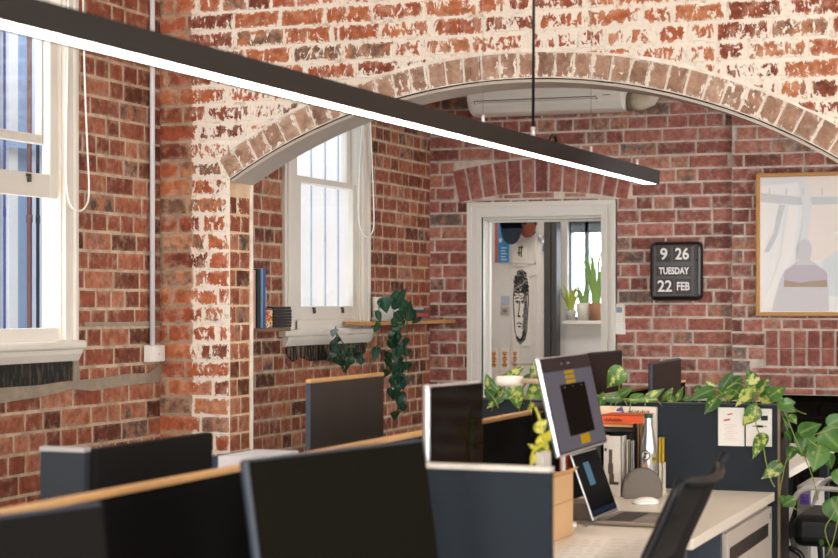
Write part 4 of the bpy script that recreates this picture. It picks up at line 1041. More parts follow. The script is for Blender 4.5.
# cardboard box next to the navy cross divider
q0, q1 = Vector((-1.69, 5.58, ZD)), Vector((-1.67, 5.87, ZD))
bz = onX(576.4, 471, q1.x).z
t = thing('cardboard_box', 'tan cardboard box on the desk against the navy cross divider', 'box', ((q0.x+q1.x)/2, q0.y, ZD))
bw, bd = .17, .29; x1b = q1.x; y0b = q0.y
mb = MB(); mb.box((x1b-bw, y0b, ZD+.001), (x1b, y0b+bd, bz), .003); bd0 = mb.build('carton', mat('#c9a274', .8, var=.06, sc=9), t)
mb = MB(); mb.box((x1b-bw, y0b-.0012, ZD+(bz-ZD)*.56), (x1b, y0b+.0, ZD+(bz-ZD)*.575)); mb.box((x1b, y0b, ZD+(bz-ZD)*.56), (x1b+.0012, y0b+bd, ZD+(bz-ZD)*.575)); mb.build('seam', mat('#a87e4c', .8), t)
mb = MB(); mb.prism([(x1b, y0b, bz), (x1b, y0b+bd, bz), (x1b+.018, y0b+bd, bz+.016), (x1b+.018, y0b, bz+.016)], (-.003, 0, .003)); mb.build('flap', mat('#d0a46b', .8), t)
# loose papers
def pap(pts, z, label, c='#e6e0d6', lines=True):
    P = [onZ(x, y, z) for x, y in pts]; t = thing('paper_sheet', label, 'paper', sum(P, Vector())/len(P), group='papers on the desk')
    mb = MB(); mb.prism(P, (0, 0, .0012)); mb.build('sheet', mat(c, .7, var=.03), t)
    if lines:
        mb = MB(); a, b, c_, d = [p+Vector((0, 0, .0014)) for p in P]
        for k in range(9):
            v = .12+.085*k
            for u0, u1 in ((.08, .3), (.36, .62), (.68, .92)):
                e = lambda u, v_: (a*(1-u)+b*u)*(1-v_)+(d*(1-u)+c_*u)*v_
                mb.face([e(u0, v), e(u1-.05*(k % 3), v), e(u1-.05*(k % 3), v+.022), e(u0, v+.022)])
        mb.build('print', mat('#d6c9b7', .8), t)
pap([(560, 578), (648, 572), (662, 536), (592, 531)], ZD+.0006, 'printed paper sheet spread on the desk beside the mesh chair')
pap([(545, 570), (586, 566), (612, 537), (574, 534)], ZD+.0022, 'printed paper sheet in front of the cardboard box, lying over another sheet', '#ece7de')
pap([(577, 523), (586, 527), (597, 519), (586, 515)], ZD+.0006, 'small grey slip lying between the cardboard box and the laptop', '#b3a99c', False)
pap([(577, 517), (586, 519), (590, 512), (580, 510)], ZD+.0006, 'small pale slip behind the grey slip by the cardboard box', '#cfc6b9', False)
# things behind the cardboard box
def boxthing(name, px0, px1, py0, Y, dep, c, label, cat, zbase=ZD, inner=None, rough=.6):
    a = onY(px0, py0, Y); b = onY(px1, py0, Y)
    t = thing(name, label, cat, ((a.x+b.x)/2, Y+dep/2, zbase))
    mb = MB(); mb.box((a.x, Y, zbase+.001), (b.x, Y+dep, a.z), .003); mb.build('body', mat(c, rough), t)
    return t, a, b
t, a, b = boxthing('carton', 559, 567.5, 453, 6.16, .06, '#c4452a', 'orange-red carton with dark lettering behind the cardboard box', 'box')
mb = MB()
for k, (u, v) in enumerate(((.3, .85), (.62, .85), (.35, .74), (.66, .72), (.4, .6))): mb.box((a.x+(b.x-a.x)*u-.006, 6.1588, ZD+(a.z-ZD)*v), (a.x+(b.x-a.x)*u+.007, 6.16, ZD+(a.z-ZD)*(v+.07)))
mb.build('print', mat('#43211b', .6), t)
t, a, b = boxthing('desk_tray', 563, 592, 503, 6.24, .14, '#7b6d60', 'low brownish tray of odds and ends behind the laptop hinge', 'tray')
mb = MB(); mb.box((a.x+.01, 6.25, a.z), (b.x-.01, 6.37, a.z+.004)); mb.build('lining', mat('#a59078', .8), t)
t, a, b = boxthing('glass_vase', 535, 544, 452, 4.75, .07, '#c2bcb2', 'small pale container behind the navy cross divider, right of the glossy monitor', 'vase', rough=.3)
# books, files and bottle against the planter
YBK = 7.22
def upright(px0, px1, py, c, label, Y=YBK, dep=.20, spine=None, name='book', z0=ZD, group='books and files by the planter', pages=True):
    a = onY(px0, py, Y); b = onY(px1, py, Y)
    t = thing(name, label, 'book' if name == 'book' else 'file', ((a.x+b.x)/2, Y+dep/2, z0), group=group)
    mb = MB(); mb.box((a.x+.0005, Y, z0+.001), (b.x-.0005, Y+.003, a.z)); mb.box((a.x+.0005, Y, z0+.001), (a.x+.0035, Y+dep, a.z)); mb.box((b.x-.0035, Y, z0+.001), (b.x-.0005, Y+dep, a.z)); mb.build('cover', mat(c, .6, var=.05), t)
    mb = MB(); mb.box((a.x+.0036, Y+.0031, z0+.004), (b.x-.0036, Y+dep-.003, a.z-.005)); mb.build('pages', mat('#d8cfc0', .8, sc=120), t)
    return t, a, b
t, a, b = upright(603, 621.5, 436, '#ddd5ca', 'wide cream file standing on the desk behind the laptop, in the row by the planter', name='file', Y=7.05, dep=.08)
mb = MB(); w = b.x-a.x; h = a.z-ZD
for u0, u1, v0, v1 in ((.32, .5, .55, .78), (.28, .55, .38, .55), (.34, .6, .2, .38), (.5, .85, .2, .25), (.10, .2, .75, .8)): mb.box((a.x+w*u0, 7.0488, ZD+h*v0), (a.x+w*u1, 7.05, ZD+h*v1))
mb.build('print', mat('#54463c', .7), t)
upright(626, 628.5, 440, '#e0d9cf', 'thin white book right of the wide cream file', Y=7.08, dep=.03)
upright(630.4, 632.6, 441, '#c7c3bd', 'thin light grey book second to the right of the wide cream file', Y=7.08, dep=.03)
upright(632.8, 635.0, 424, '#15130f', 'tall black file beside the brown board, by the planter', Y=7.16, dep=.03, name='file')
upright(636.8, 639.8, 424, '#8c6b42', 'brown board file standing left of the steel bottle', Y=7.18, dep=.05, name='file')
upright(658, 661.5, 438, '#c9a51b', 'mustard yellow book right of the steel bottle', Y=7.14, dep=.05, z0=onY(654, 463, 7.14).z)
upright(658, 662.5, 463, '#d3c8b8', 'cream book under the mustard yellow one, right of the bottle', Y=7.14, dep=.06)
# black shelf riser carrying flat books
a, b = onY(598, 427, 7.26), onY(636, 427, 7.26)
t = thing('desk_riser', 'black desk shelf behind the cream file, carrying the orange book', 'shelf', ((a.x+b.x)/2, 7.36, ZD))
mb = MB(); mb.box((a.x, 7.26, a.z-.02), (b.x, 7.45, a.z), .002); mb.build('board', m_black, t)
mb = MB(); mb.box((a.x, 7.26, ZD+.001), (a.x+.012, 7.45, a.z-.02)); mb.build('side', m_black, t)
mb = MB(); mb.box((b.x-.03, 7.27, ZD+.001), (b.x-.018, 7.45, a.z-.02)); mb.build('side', m_black, t)
mb = MB(); mb.box((a.x+.012, 7.44, ZD+.001), (b.x-.03, 7.449, a.z-.02)); mb.build('back_panel', mat('#1a1714', .7), t)
zr = a.z
def flatbook(px0, px1, pyb, pyt, c, label, Y=7.24, dep=.19, extra=0):
    a = onY(px0, pyb, Y); b = onY(px1, pyt, Y); z0 = max(a.z, zr+.0006+extra); z1 = b.z
    t = thing('book', label, 'book', ((a.x+b.x)/2, Y+dep/2, z0), group='books lying on the black riser')
    mb = MB(); mb.box((a.x, Y, z0), (b.x, Y+.002, z1)); mb.box((a.x, Y, z0), (b.x, Y+dep, z0+.002)); mb.box((a.x, Y, z1-.002), (b.x, Y+dep, z1)); mb.build('cover', mat(c, .5), t)
    mb = MB(); mb.box((a.x+.003, Y+.0021, z0+.0021), (b.x-.003, Y+dep-.003, z1-.0021)); mb.build('pages', m_paper, t); return t
flatbook(600, 635.5, 427, 424.3, '#c79a63', 'thin tan book lying under the orange one on the black riser')
t = flatbook(600, 643.5, 423.9, 415.8, '#e0551c', 'bright orange book lying flat on top of the black riser')
a, b = onY(604, 420, 7.238), onY(622, 418, 7.238)
mb = MB()
for k in range(9): mb.box((a.x+(b.x-a.x)*k/9, 7.2375, a.z-.004), (a.x+(b.x-a.x)*(k+.6)/9, 7.2395, a.z+.004+.004*(k % 2)))
mb.build('spine_print', mat('#6a2a12', .6), t)
# big white book standing behind with a colourful cover
a, b = onY(600, 406, 7.455), onY(656, 406, 7.455)
t = thing('picture_book', 'large white book with a pale lettered cover standing against the planter behind the bottle', 'book', ((a.x+b.x)/2, 7.47, ZD))
mb = MB(); mb.box((a.x, 7.455, ZD+.001), (b.x, 7.485, a.z), .002); mb.build('cover', mat('#e5dccf', .6, var=.03), t)
mb = MB(); rr = random.Random(4)
P = lambda x, y: Vector((onY(x, y, 7.4535).x, 7.4535, onY(x, y, 7.4535).z))
mb.prism([P(600.5, 407), P(616, 407), P(613, 415), P(600.5, 416)], (0, -.0005, 0), 3)
mb.prism([P(617, 409), P(622, 406.5), P(625, 414.5), P(621.5, 411.5), P(616, 411)], (0, -.0008, 0), 0)
x = 628.0
for k, ch in enumerate('SUMMER'):
    pass
for k in range(11):
    mb.prism([P(628+2*k, 415), P(629.4+2*k, 415), P(629.8+2*k-rr.random(), 410.5-rr.random()), P(628.6+2*k-rr.random(), 411)], (0, -.0006, 0), 1 if k % 3 else 2)
mb.build('print', [mat('#5d4b8c', .6), mat('#6f7b4a', .6), mat('#a08a4a', .6), mat('#e8c9a8', .6)], t)
# steel bottle
pb0, pb1 = onY(640, 478, 7.12), onY(656.6, 478, 7.12); bc = (pb0+pb1)/2; br = (pb1.x-pb0.x)/2; H = onY(648, 414, 7.12).z-ZD
bc.y = 7.12; bc.x -= 0
t = thing('water_bottle', 'steel water bottle with a dark green cap standing among the books on the desk', 'bottle', (bc.x, bc.y, ZD))
mb = MB(); mb.lathe([(0, .002), (br*.95, .002), (br, .010), (br, H*.56), (br*.97, H*.60), (br*.85, H*.68), (br*.66, H*.79), (br*.5, H*.87), (br*.45, H*.94), (br*.45, H*.965), (0, H*.965)], (bc.x, bc.y, ZD), 28); mb.build('body', mat('#b4b4b6', .28, .9, var=.04), t)
mb = MB(); mb.lathe([(br*.5, H*.955), (br*.52, H*.97), (br*.52, H*1.0), (0, H*1.003)], (bc.x, bc.y, ZD), 24); mb.build('cap', mat('#1f4a40', .4), t)
def onbottle(u, z, k=.0012): # u angle from facing the camera
    an = -PI/2+.32+u; return Vector((bc.x+(br+k)*math.cos(an), bc.y+(br+k)*math.sin(an), ZD+z))
mb = MB()
for i in range(20):
    a0, a1 = 2*PI*i/20, 2*PI*(i+1)/20; f = lambda a, r: onbottle(-.45+r/br*math.cos(a), H*.505+r*math.sin(a))
    mb.face([f(a0, br*.62), f(a1, br*.62), f(a1, br*.48), f(a0, br*.48)], 0); mb.face([f(a0, br*.48), f(a1, br*.48), f(a0, 0)], 1)
for (u0, v0, u1, v1) in ((-.1, -.3, .1, .28), (-.1, .1, .26, .28), (-.24, -.3, -.1, -.12)):
    g = lambda u, v: onbottle(-.45+u, H*.505+v*br*1.2, .002)
    mb.face([g(u0, v0), g(u1, v0), g(u1, v1), g(u0, v1)], 0)
mb.build('emblem', [mat('#1e1c1a', .6), mat('#dcd8d2', .6)], t, normals=False)
mb = MB(); g = lambda u, v: onbottle(u, H*v)
mb.face([g(-.7, .36), g(-.2, .36), g(-.2, .42), g(-.7, .42)], 0); mb.face([g(.35, .40), g(.95, .40), g(.95, .52), g(.35, .52)], 1); mb.face([g(.4, .44), g(.9, .44), g(.9, .48), g(.4, .48)], 2)
mb.build('sticker', [mat('#c98a6a', .6), mat('#b7a32a', .6), mat('#6d6416', .6)], t, normals=False)
# desk lamp with a flat disc head
pl = atD(509.5, 382, 6.45); pe = atD(541, 381.5, 6.33)
t = thing('desk_lamp', 'white desk lamp with a flat disc head among the leaves, partly behind the tilted monitor', 'lamp', (pe.x+.08, pe.y, ZD))
mb = MB(); mb.lathe([(0, .022), (.045, .021), (.052, .012), (.052, .0), (.046, -.012), (0, -.013)], pl, 24, None); mb.build('head', mat('#eae5dd', .4), t)
mb = MB(); mb.tube([pl+Vector((.045, 0, .006)), pe, pe+Vector((.08, 0, 0))], .009, 10); mb.build('arm', mat('#d9bfa0', .4), t)
mb = MB(); mb.tube([pe+Vector((.08, 0, 0)), Vector((pe.x+.08, pe.y, ZD+.01))], .009, 10); mb.build('post', mat('#d9d4cc', .4), t)
mb = MB(); mb.lathe([(0, .016), (.046, .014), (.05, .001), (0, .001)], (pe.x+.08, pe.y, ZD), 24); mb.build('base', m_white, t)
# pedestal under the desk
pxx = -1.268
pa, pb_ = onX(727, 520, pxx), onX(772, 510, pxx); pb_.y = min(pb_.y, 7.44)
t = thing('pedestal', 'beige drawer pedestal with black recessed handles under the desk end', 'drawer unit', (pxx-.25, (pa.y+pb_.y)/2, 0))
mb = MB(); mb.box((pxx-.5, pa.y, .05), (pxx-.018, pb_.y, ZD-.045), .003); mb.build('body', mat('#b4ab9f', .5, var=.04), t)
zt_ = ZD-.05
for k, (z0, z1) in enumerate(((zt_-.24, zt_-.005), (zt_-.40, zt_-.245), (.06, zt_-.405))):
    mb = MB(); mb.box((pxx-.018, pa.y+.004, z0), (pxx, pb_.y-.004, z1), .003); d = mb.build('drawer', mat('#bdb4a8', .5, var=.04), t)
    zc = (z0+z1)/2 if k else z1-.085
    mb = MB(); mb.box((pxx-.004, pa.y+.05, zc-.028), (pxx+.003, pb_.y-.10, zc+.028), .004); mb.build('handle', mat('#1b1a19', .5), d)
mb = MB(); mb.box((pxx-.002, pb_.y-.05, zt_-.05), (pxx+.002, pb_.y-.035, zt_-.03)); mb.build('lock', mat('#3c3a37', .4, .7), t)
mb = MB(); mb.box((-1.84, pa.y-.05, .001), (XD1-.02, pa.y-.02, ZD-.037)); mb.build('end_panel', mat('#3b4350', .7), deskF)

# ================================================================== CHAIRS
# mesh task chair
t = thing('task_chair', 'black mesh-backed task chair pulled up to the desk with the papers', 'chair', (-1.12, 4.55, 0))
n0 = [(715-.0, 0)]
yA, yB_ = 4.30, 4.77
prof = [(-1.13, .62), (-1.105, .70), (-1.075, .79), (-1.04, .88), (-1.003, .96), (-.972, 1.03), (-.955, 1.068)]
mb = MB(); m = len(prof); NX = 10; grid = []
for i, (x, z) in enumerate(prof):
    row = []
    for j in range(NX+1):
        s = j/NX; y = yA+(yB_-yA)*s; bow = .045*(1-(2*s-1)**2)
        row.append(mb.bm.verts.new((x+bow*.8, y, z-(.012*(1-(2*s-1)**2) if i == m-1 else 0))))
    grid.append(row)
for i in range(m-1):
    for j in range(NX): mb.bm.faces.new((grid[i][j], grid[i][j+1], grid[i+1][j+1], grid[i+1][j])).smooth = True
nt = NT('chair_mesh'); tr = nt.n('ShaderNodeBsdfTransparent'); bs = nt.n('ShaderNodeBsdfPrincipled'); bs.inputs['Base Color'].default_value = lin('#070708'); bs.inputs['Roughness'].default_value = .8; bs.inputs['Specular IOR Level'].default_value = .2
mx = nt.n('ShaderNodeMixShader'); v_ = nt.coords(); wv = nt.n('ShaderNodeTexWave', wave_type='BANDS', bands_direction='Z'); wv.inputs['Scale'].default_value = 90; nt.l(v_, wv.inputs['Vector'])
nt.l(nt.math('MULTIPLY_ADD', wv.outputs[1], .04, .95), mx.inputs[0]); nt.l(tr.outputs[0], mx.inputs[1]); nt.l(bs.outputs[0], mx.inputs[2]); nt.l(mx.outputs[0], nt.out.inputs[0])
mb.build('backrest', nt.m, t, normals=True)
mb = MB(); top = [(prof[-1][0]+.036*(1-(2*s-1)**2), yA+(yB_-yA)*s, prof[-1][1]-.012*(1-(2*s-1)**2)) for s in [k/10 for k in range(11)]]
mb.tube([(x, yA, z) for x, z in prof], .0125, 8); mb.tube([(x, yB_, z) for x, z in prof]+[(-.940, yB_+.012, 1.10)], [.0125]*(len(prof))+[.010], 8)
mb.tube(top, .012, 8); mb.tube([(prof[0][0]+.036*(1-(2*s-1)**2), yA+(yB_-yA)*s, prof[0][1]) for s in [k/10 for k in range(11)]], .012, 8)
mb.build('back_frame', mat('#0e0f12', .5, spec=.3), t)
mb = MB(); mb.box((-1.56, 4.29, .43), (-1.10, 4.79, .50), .03, seg=3); mb.build('seat', m_black, t)
mb = MB(); mb.tube([(-1.13, 4.535, .46), (-1.06, 4.535, .50), (-1.05, 4.535, .60), (-1.085, 4.535, .66)], .02, 8); mb.build('back_support', m_black, t)
mb = MB(); mb.tube([(-1.33, 4.535, .12), (-1.33, 4.535, .44)], .028, 12); mb.build('gas_lift', m_black, t)
for k in range(5):
    a = 2*PI*k/5; e = Vector((-1.33+.29*math.cos(a), 4.535+.29*math.sin(a), .085))
    mb = MB(); mb.tube([(-1.33, 4.535, .13), e], [.025, .016], 8); lg = mb.build('leg', m_black, t)
    mb = MB(); mb.lathe([(0, -.012), (.026, -.012), (.028, 0), (.026, .012), (0, .012)], (0, 0, 0), 14, Matrix.Translation(e-Vector((0, 0, .056))) @ Matrix.Rotation(a, 4, 'Z') @ Matrix.Rotation(PI/2, 4, 'X')); mb.build('caster', m_black, lg)
# white-framed armchair by the hearth: two tubular arm loops, black seat
Yc0, Yc1 = 7.95, 8.45
def Q(x, y, Y): return onY(x, y, Y)
def fillet(pts, r=.05, k=5):
    out = [Vector(pts[0])]
    for a, b, c in zip(pts, pts[1:], pts[2:]):
        a, b, c = Vector(a), Vector(b), Vector(c); d0 = (a-b); d1 = (c-b); rr = min(r, d0.length*.45, d1.length*.45)
        p, q = b+d0.normalized()*rr, b+d1.normalized()*rr
        for i in range(k+1):
            s = i/k; out.append((p*(1-s)+b*s)*(1-s)+(b*(1-s)+q*s)*s)
    out.append(Vector(pts[-1])); return out
cx0 = Q(798, 500, Yc0).x; zarm = Q(815, 487.5, Yc0).z; seatz = Q(810, 516, Yc0).z
t = thing('armchair', 'black-seated armchair with white tubular arms beyond the planter, below the hanging leaves', 'chair', (cx0+.27, (Yc0+Yc1)/2, 0))
for Y, dx in ((Yc0, 0), (Yc1, .09)):
    xr = cx0+.50
    path = fillet([(cx0-.04+dx*.4, Y, seatz-.14), (cx0-.06+dx*.4, Y, seatz-.06), (cx0+.0+dx*.4, Y, zarm), (xr, Y, zarm-.015), (xr, Y, .02)], .07, 6)
    mb = MB(); mb.tube(path, .0115, 10); mb.build('arm', mat('#e2dcd6', .35, var=.04), t)
    mb = MB(); mb.tube(fillet([(cx0-.04+dx*.4, Y, seatz-.14), (cx0+.02, Y, seatz-.17), (cx0+.05, Y, .02)], .04), .013, 10); mb.build('leg', mat('#2a2a2c', .4), t)
mb = MB(); mb.box((cx0-.03, Yc0+.012, seatz-.14), (cx0+.48, Yc1-.012, seatz-.0), .045, seg=4); mb.build('seat', m_black, t)
mb = MB(); mb.box((cx0+.44, Yc0+.02, seatz), (cx0+.50, Yc1-.02, seatz+.42), .02, seg=3); mb.build('backrest', m_black, t)
# purple carton and papers on the pedestal under the far desk
a, b = onY(800.5, 504, 8.75), onY(809.5, 494, 8.75)
t = thing('under_desk_unit', 'grey-white drawer unit under the far desk behind the armchair', 'drawer unit', (a.x-.03, 9.0, 0))
mb = MB(); x0u = onY(797, 500, 8.75).x; x1u = onY(811, 500, 8.75).x; mb.box((x0u, 8.75, .03), (x1u, 9.2, ZD-.10), .003); mb.build('body', mat('#b9b2aa', .5), t)
mb = MB(); mb.box((x0u+.01, 8.742, .08), (x1u-.01, 8.75, a.z-.05), .002); d = mb.build('drawer', mat('#c3bcb4', .5), t); 
mb = MB(); mb.box((x0u+.02, 8.737, a.z-.1), (x1u-.02, 8.742, a.z-.085)); mb.build('handle', mat('#4a2a2a', .5), d)
t = thing('purple_label', 'bright purple card stuck on the drawer unit behind the armchair', 'card', (a.x, 8.745, a.z))
mb = MB(); mb.box((a.x, 8.735, a.z), (b.x, 8.7415, b.z), .001); mb.build('card', mat('#8a5fd0', .5), t)
mb = MB(); 
for k in range(3): mb.box((a.x+.01, 8.7343, a.z+.012+.016*k), (b.x-.012-.01*k, 8.735, a.z+.018+.016*k))
mb.build('print', mat('#5d3aa0', .5), t)

# ================================================================== PLANTS
def leafmat(name, g1, g2, y, amt, pale):
    n = NT(name); c_ = n.coords(); t = n.attr('tint'); v = n.attr('vein')
    base = n.mix(n.smooth(n.noise(9, 2, .5, c_), .35, .65), lin(g1), lin(g2))
    m = n.smooth(n.math('ADD', n.math('MULTIPLY_ADD', t, .42, n.noise(42, 4, .62, c_)), n.math('MULTIPLY', v, .12)), amt, amt+.12)
    base = n.mix(m, base, lin(y))
    base = n.mix(n.math('MULTIPLY', n.smooth(v, .75, 1.0), .35), base, lin(pale))
    b = n.bsdf(base, .35, 0, .5, n.bump(n.noise(60, 3, .5, c_), .2, .004)); 
    tr = n.n('ShaderNodeBsdfTranslucent'); n.l(base, tr.inputs[0]); mx = n.n('ShaderNodeMixShader'); mx.inputs[0].default_value = .28
    n.l(b.outputs[0], mx.inputs[1]); n.l(tr.outputs[0], mx.inputs[2]); n.l(mx.outputs[0], n.out.inputs[0]); return n.m
m_pothos = leafmat('leaf_pothos', '#34602a', '#568238', '#c6c968', .84, '#aabf7c')
m_dkleaf = leafmat('leaf_dark', '#17392a', '#27523b', '#5b8560', .95, '#5b8560')
m_stem = mat('#7f8f3a', .5); m_stemd = mat('#3f5a35', .5)
def leaf(mb, base, tip, width, nrm, tint=.5, droop=.12, fold=.22):
    lt, lv = mb.layer('tint'), mb.layer('vein')
    base, tip = Vector(base), Vector(tip); ax = tip-base; L = ax.length; ax.normalize()
    n = Vector(nrm); n = (n-ax*n.dot(ax)); n = n.normalized() if n.length > 1e-4 else ax.orthogonal().normalized()
    s = ax.cross(n); rows = []
    prof = [(-.04, .0), (-.05, .30), (.02, .70), (.14, .93), (.28, 1.0), (.45, .90), (.62, .68), (.80, .36), (.92, .13), (1.0, 0)]
    for u, w in prof:
        cz = -droop*L*(u**2) + droop*L*u*.6
        row = []
        for k in (-1, -.5, 0, .5, 1):
            uu = u if k else max(u, .0) if u < .3 else u
            p = base+ax*(uu*L)+s*(k*w*width/2)+n*(cz+fold*abs(k)*w*width/2-(.05*width*abs(k)**3))
            v = mb.bm.verts.new(p); v[lt] = tint; v[lv] = 1-abs(k); row.append(v)
        rows.append(row)
    for a, b in zip(rows, rows[1:]):
        for k in range(4):
            try: mb.bm.faces.new((a[k], a[k+1], b[k+1], b[k])).smooth = True
            except ValueError: pass
rng = random.Random(21)
def plant(name, label, leaves, vines, D, mleaf, mstem, loc, fn, group=None, wscale=1.2, cat='plant', vr=.0035, djit=.05, tint=(0, 1), petiole=True):
    t = thing(name, label, cat, loc, group=group)
    mb = MB(); 
    for v in vines:
        P = []
        for q in v: P.append(fn(q[0], q[1], D if len(q) < 3 else q[2]))
        R = []
        for i in range(len(P)-1):
            p0, p1, p2, p3 = P[max(i-1, 0)], P[i], P[i+1], P[min(i+2, len(P)-1)]
            for k in range(4):
                tt = k/4; R.append(.5*((2*p1)+(p2-p0)*tt+(2*p0-5*p1+4*p2-p3)*tt*tt+(3*p1-p0-3*p2+p3)*tt**3))
        R.append(P[-1]); sb = MB(); sb.tube(R, vr, 6); sb.build('vine', mstem, t)
    for lf in leaves:
        bx_, by_, tx_, ty_, w = lf[:5]; dd = rng.uniform(-djit, djit); d = D if len(lf) < 6 or lf[5] is None else lf[5]
        b = fn(bx_, by_, d+dd); e = fn(tx_, ty_, d+dd+rng.uniform(-.035, .035))
        dep = (b-O0).dot(Vector((-ST, CT, 0)))
        view = (O0-b).normalized(); nn = view+Vector((rng.uniform(-.28, .28), rng.uniform(-.2, .2), rng.uniform(-.1, .5)))
        leaf(mb, b, e, w*dep/F*wscale, nn, rng.uniform(*tint), rng.uniform(.05, .22), rng.uniform(.05, .28))
        if petiole and vines:
            an = b-(e-b).normalized()*.03+Vector((rng.uniform(-.02, .02), .01, -.035)); mb.tube([b, (b+an)/2+Vector((0, 0, .006)), an], vr*.7, 5, mi=1)
    mb.build('foliage', [mleaf, mstem], t, normals=False)
    return t
fD = lambda x, y, d: atD(x, y, d)
GP = 'leafy plants in the planter'
zsoil = PZ-.05
# right clump of the planter
R1 = [(754.5, 384.5, 747, 369, 12.5), (753, 387, 735.5, 406.5, 11), (721, 390, 734, 371, 11), (717, 398, 704.5, 413.5, 12), (714, 389, 687.5, 400.5, 10), (713, 389, 705, 380, 6.5), (731, 389.5, 712, 399, 6.5), (741, 386, 729, 401, 15, 7.62), (760, 393, 769, 377, 13, 7.65), (762, 402, 775, 391, 13, 7.62), (735, 386, 745, 401, 10, 7.66), (752, 400, 741, 392, 9, 7.64), (697, 386, 700, 398, 8, 7.64), (725, 401, 734, 395, 8, 7.64), (741, 378, 720, 391, 8, 7.60)]
plant('pothos_plant', 'variegated pothos with upright leaves in the planter above the two pinned notes', R1, [[(744, 403, 7.6), (748, 392, 7.6), (753, 385, 7.55)], [(740, 404, 7.6), (746, 390, 7.55), (736, 383, 7.5), (722, 393, 7.5)], [(715, 404, 7.6), (712, 396, 7.55), (716, 390, 7.5)]], 7.5, m_pothos, m_stem, (onY(735, 404, 7.6).x, 7.6, zsoil), fD, GP)
R2 = [(757.5, 407.5, 742.5, 426, 14.5), (764.5, 434.5, 752, 458.5, 12), (781, 464, 761, 479, 13)]
plant('pothos_vine', 'yellow-green pothos vine hanging down the planter front across the pinned note', R2, [[(752, 400, 7.6), (756, 402, 7.43), (757, 410, 7.40), (756, 425, 7.40), (762, 440, 7.40), (766, 462, 7.40), (771, 480, 7.40), (775, 487, 7.40)]], 7.40, m_pothos, m_stem, (onY(757, 404, 7.6).x, 7.6, zsoil), fD, GP, djit=.01, tint=(.6, .95), petiole=False, vr=.0028)
# the mass hanging at the right end
R3 = [(769, 397, 786, 386, 14), (779, 402, 797, 412, 11), (784, 404, 796, 402, 9), (800, 433, 822, 423, 14), (806, 432, 802, 456, 18), (820, 446, 813, 472, 19), (823, 431, 845, 454, 21), (828, 425, 848, 415, 13), (793.5, 447, 787.5, 461, 9), (786, 432, 792.5, 442, 7), (828, 454, 832, 470, 10), (794, 499, 782, 506, 11), (781, 497, 790, 508, 7), (831, 499, 843, 526, 20), (822, 540, 820.5, 547, 4.5), (790, 415, 797, 424, 7), (836, 470, 846, 490, 12), (812, 455, 822, 462, 10, 7.4), (783, 418, 790, 428, 8, 7.6), (799, 446, 808, 458, 9, 7.5)]
plant('pothos_vine', 'big leafy pothos trailing off the planter end in front of the dark hearth', R3, [[(770, 404, 7.58), (779, 402, 7.45), (788, 420, 7.35), (796, 440, 7.32), (806, 460, 7.32), (814, 482, 7.3), (818, 500, 7.3)], [(772, 404, 7.6), (784, 404, 7.42), (800, 412, 7.35), (806, 414, 7.3)], [(777, 404, 7.6), (787, 428, 7.4), (790, 445, 7.4), (784, 470, 7.4), (780, 498, 7.4), (790, 506, 7.35), (800, 511, 7.35)], [(810, 436, 7.32), (824, 432, 7.3), (840, 430, 7.3), (842, 470, 7.3), (835, 510, 7.3), (825, 530, 7.3), (834, 556, 7.3)], [(800, 432, 7.32), (822, 450, 7.3), (830, 452, 7.3)], [(838, 520, 7.3), (832, 545, 7.3), (826, 556, 7.3)]], 7.35, m_pothos, m_stem, (onY(772, 404, 7.6).x, 7.6, zsoil), fD, GP, tint=(.05, .65), petiole=False, vr=.0022, wscale=1.3)
# middle clump behind the tilted monitor
R4 = [(622, 368.5, 606.5, 388.5, 17), (622, 398, 597.5, 397.5, 9), (620, 395, 633, 388, 9), (656, 399.5, 622, 400.5, 5), (631, 401, 644, 393, 9), (646, 399, 664.5, 388.5, 8), (669.5, 393, 660.5, 402, 7), (668, 395, 673.5, 387, 5), (677, 400, 683.5, 386, 6), (690, 397, 681, 400, 6, 7.65), (640, 401, 652, 395, 7, 7.68), (612, 400, 620, 391, 8, 7.68), (600, 404, 604, 391, 9, 7.68), (672, 402, 667, 393, 7, 7.68)]
plant('pothos_plant', 'pothos with one big pale green leaf in the planter behind the tilted monitor', R4, [[(618, 404, 7.75), (619, 390, 7.7), (620, 376, 7.65), (622, 368, 7.62)], [(640, 404, 7.75), (638, 399, 7.65), (624, 399, 7.62)], [(660, 404, 7.72), (664, 396, 7.62), (672, 392, 7.6)]], 7.62, m_pothos, m_stem, (onY(635, 404, 7.6).x, 7.6, zsoil), fD, GP, tint=(.1, .75))
# left clump
R5 = [(491, 389, 486, 373, 9), (498, 391, 489, 379, 9), (506, 379, 525, 365.5, 9), (503.5, 392, 486, 409, 11), (514, 386, 519.5, 411, 14), (541, 392, 523, 404, 8), (541, 379, 527, 390, 9), (535, 375, 533.5, 360, 9), (524, 381, 531, 373, 6), (500, 384, 508, 372, 8), (510, 392, 500, 400, 8), (530, 396, 536, 384, 9), (492, 396, 484, 388, 9), (520, 382, 512, 371, 7), (538, 398, 545, 386, 9), (497, 398, 505, 386, 9), (526, 402, 532, 392, 8)]
plant('pothos_plant', 'variegated leafy plant at the left end of the planter, around the white lamp head', R5, [[(500, 404, 7.95), (502, 392, 7.9), (508, 378, 7.85)], [(520, 404, 7.95), (522, 390, 7.9), (530, 378, 7.85)], [(536, 404, 7.9), (538, 390, 7.85), (535, 375, 7.8)]], 7.85, m_pothos, m_stem, (onY(512, 404, 7.6).x, 7.6, zsoil), fD, GP, tint=(.25, .95))
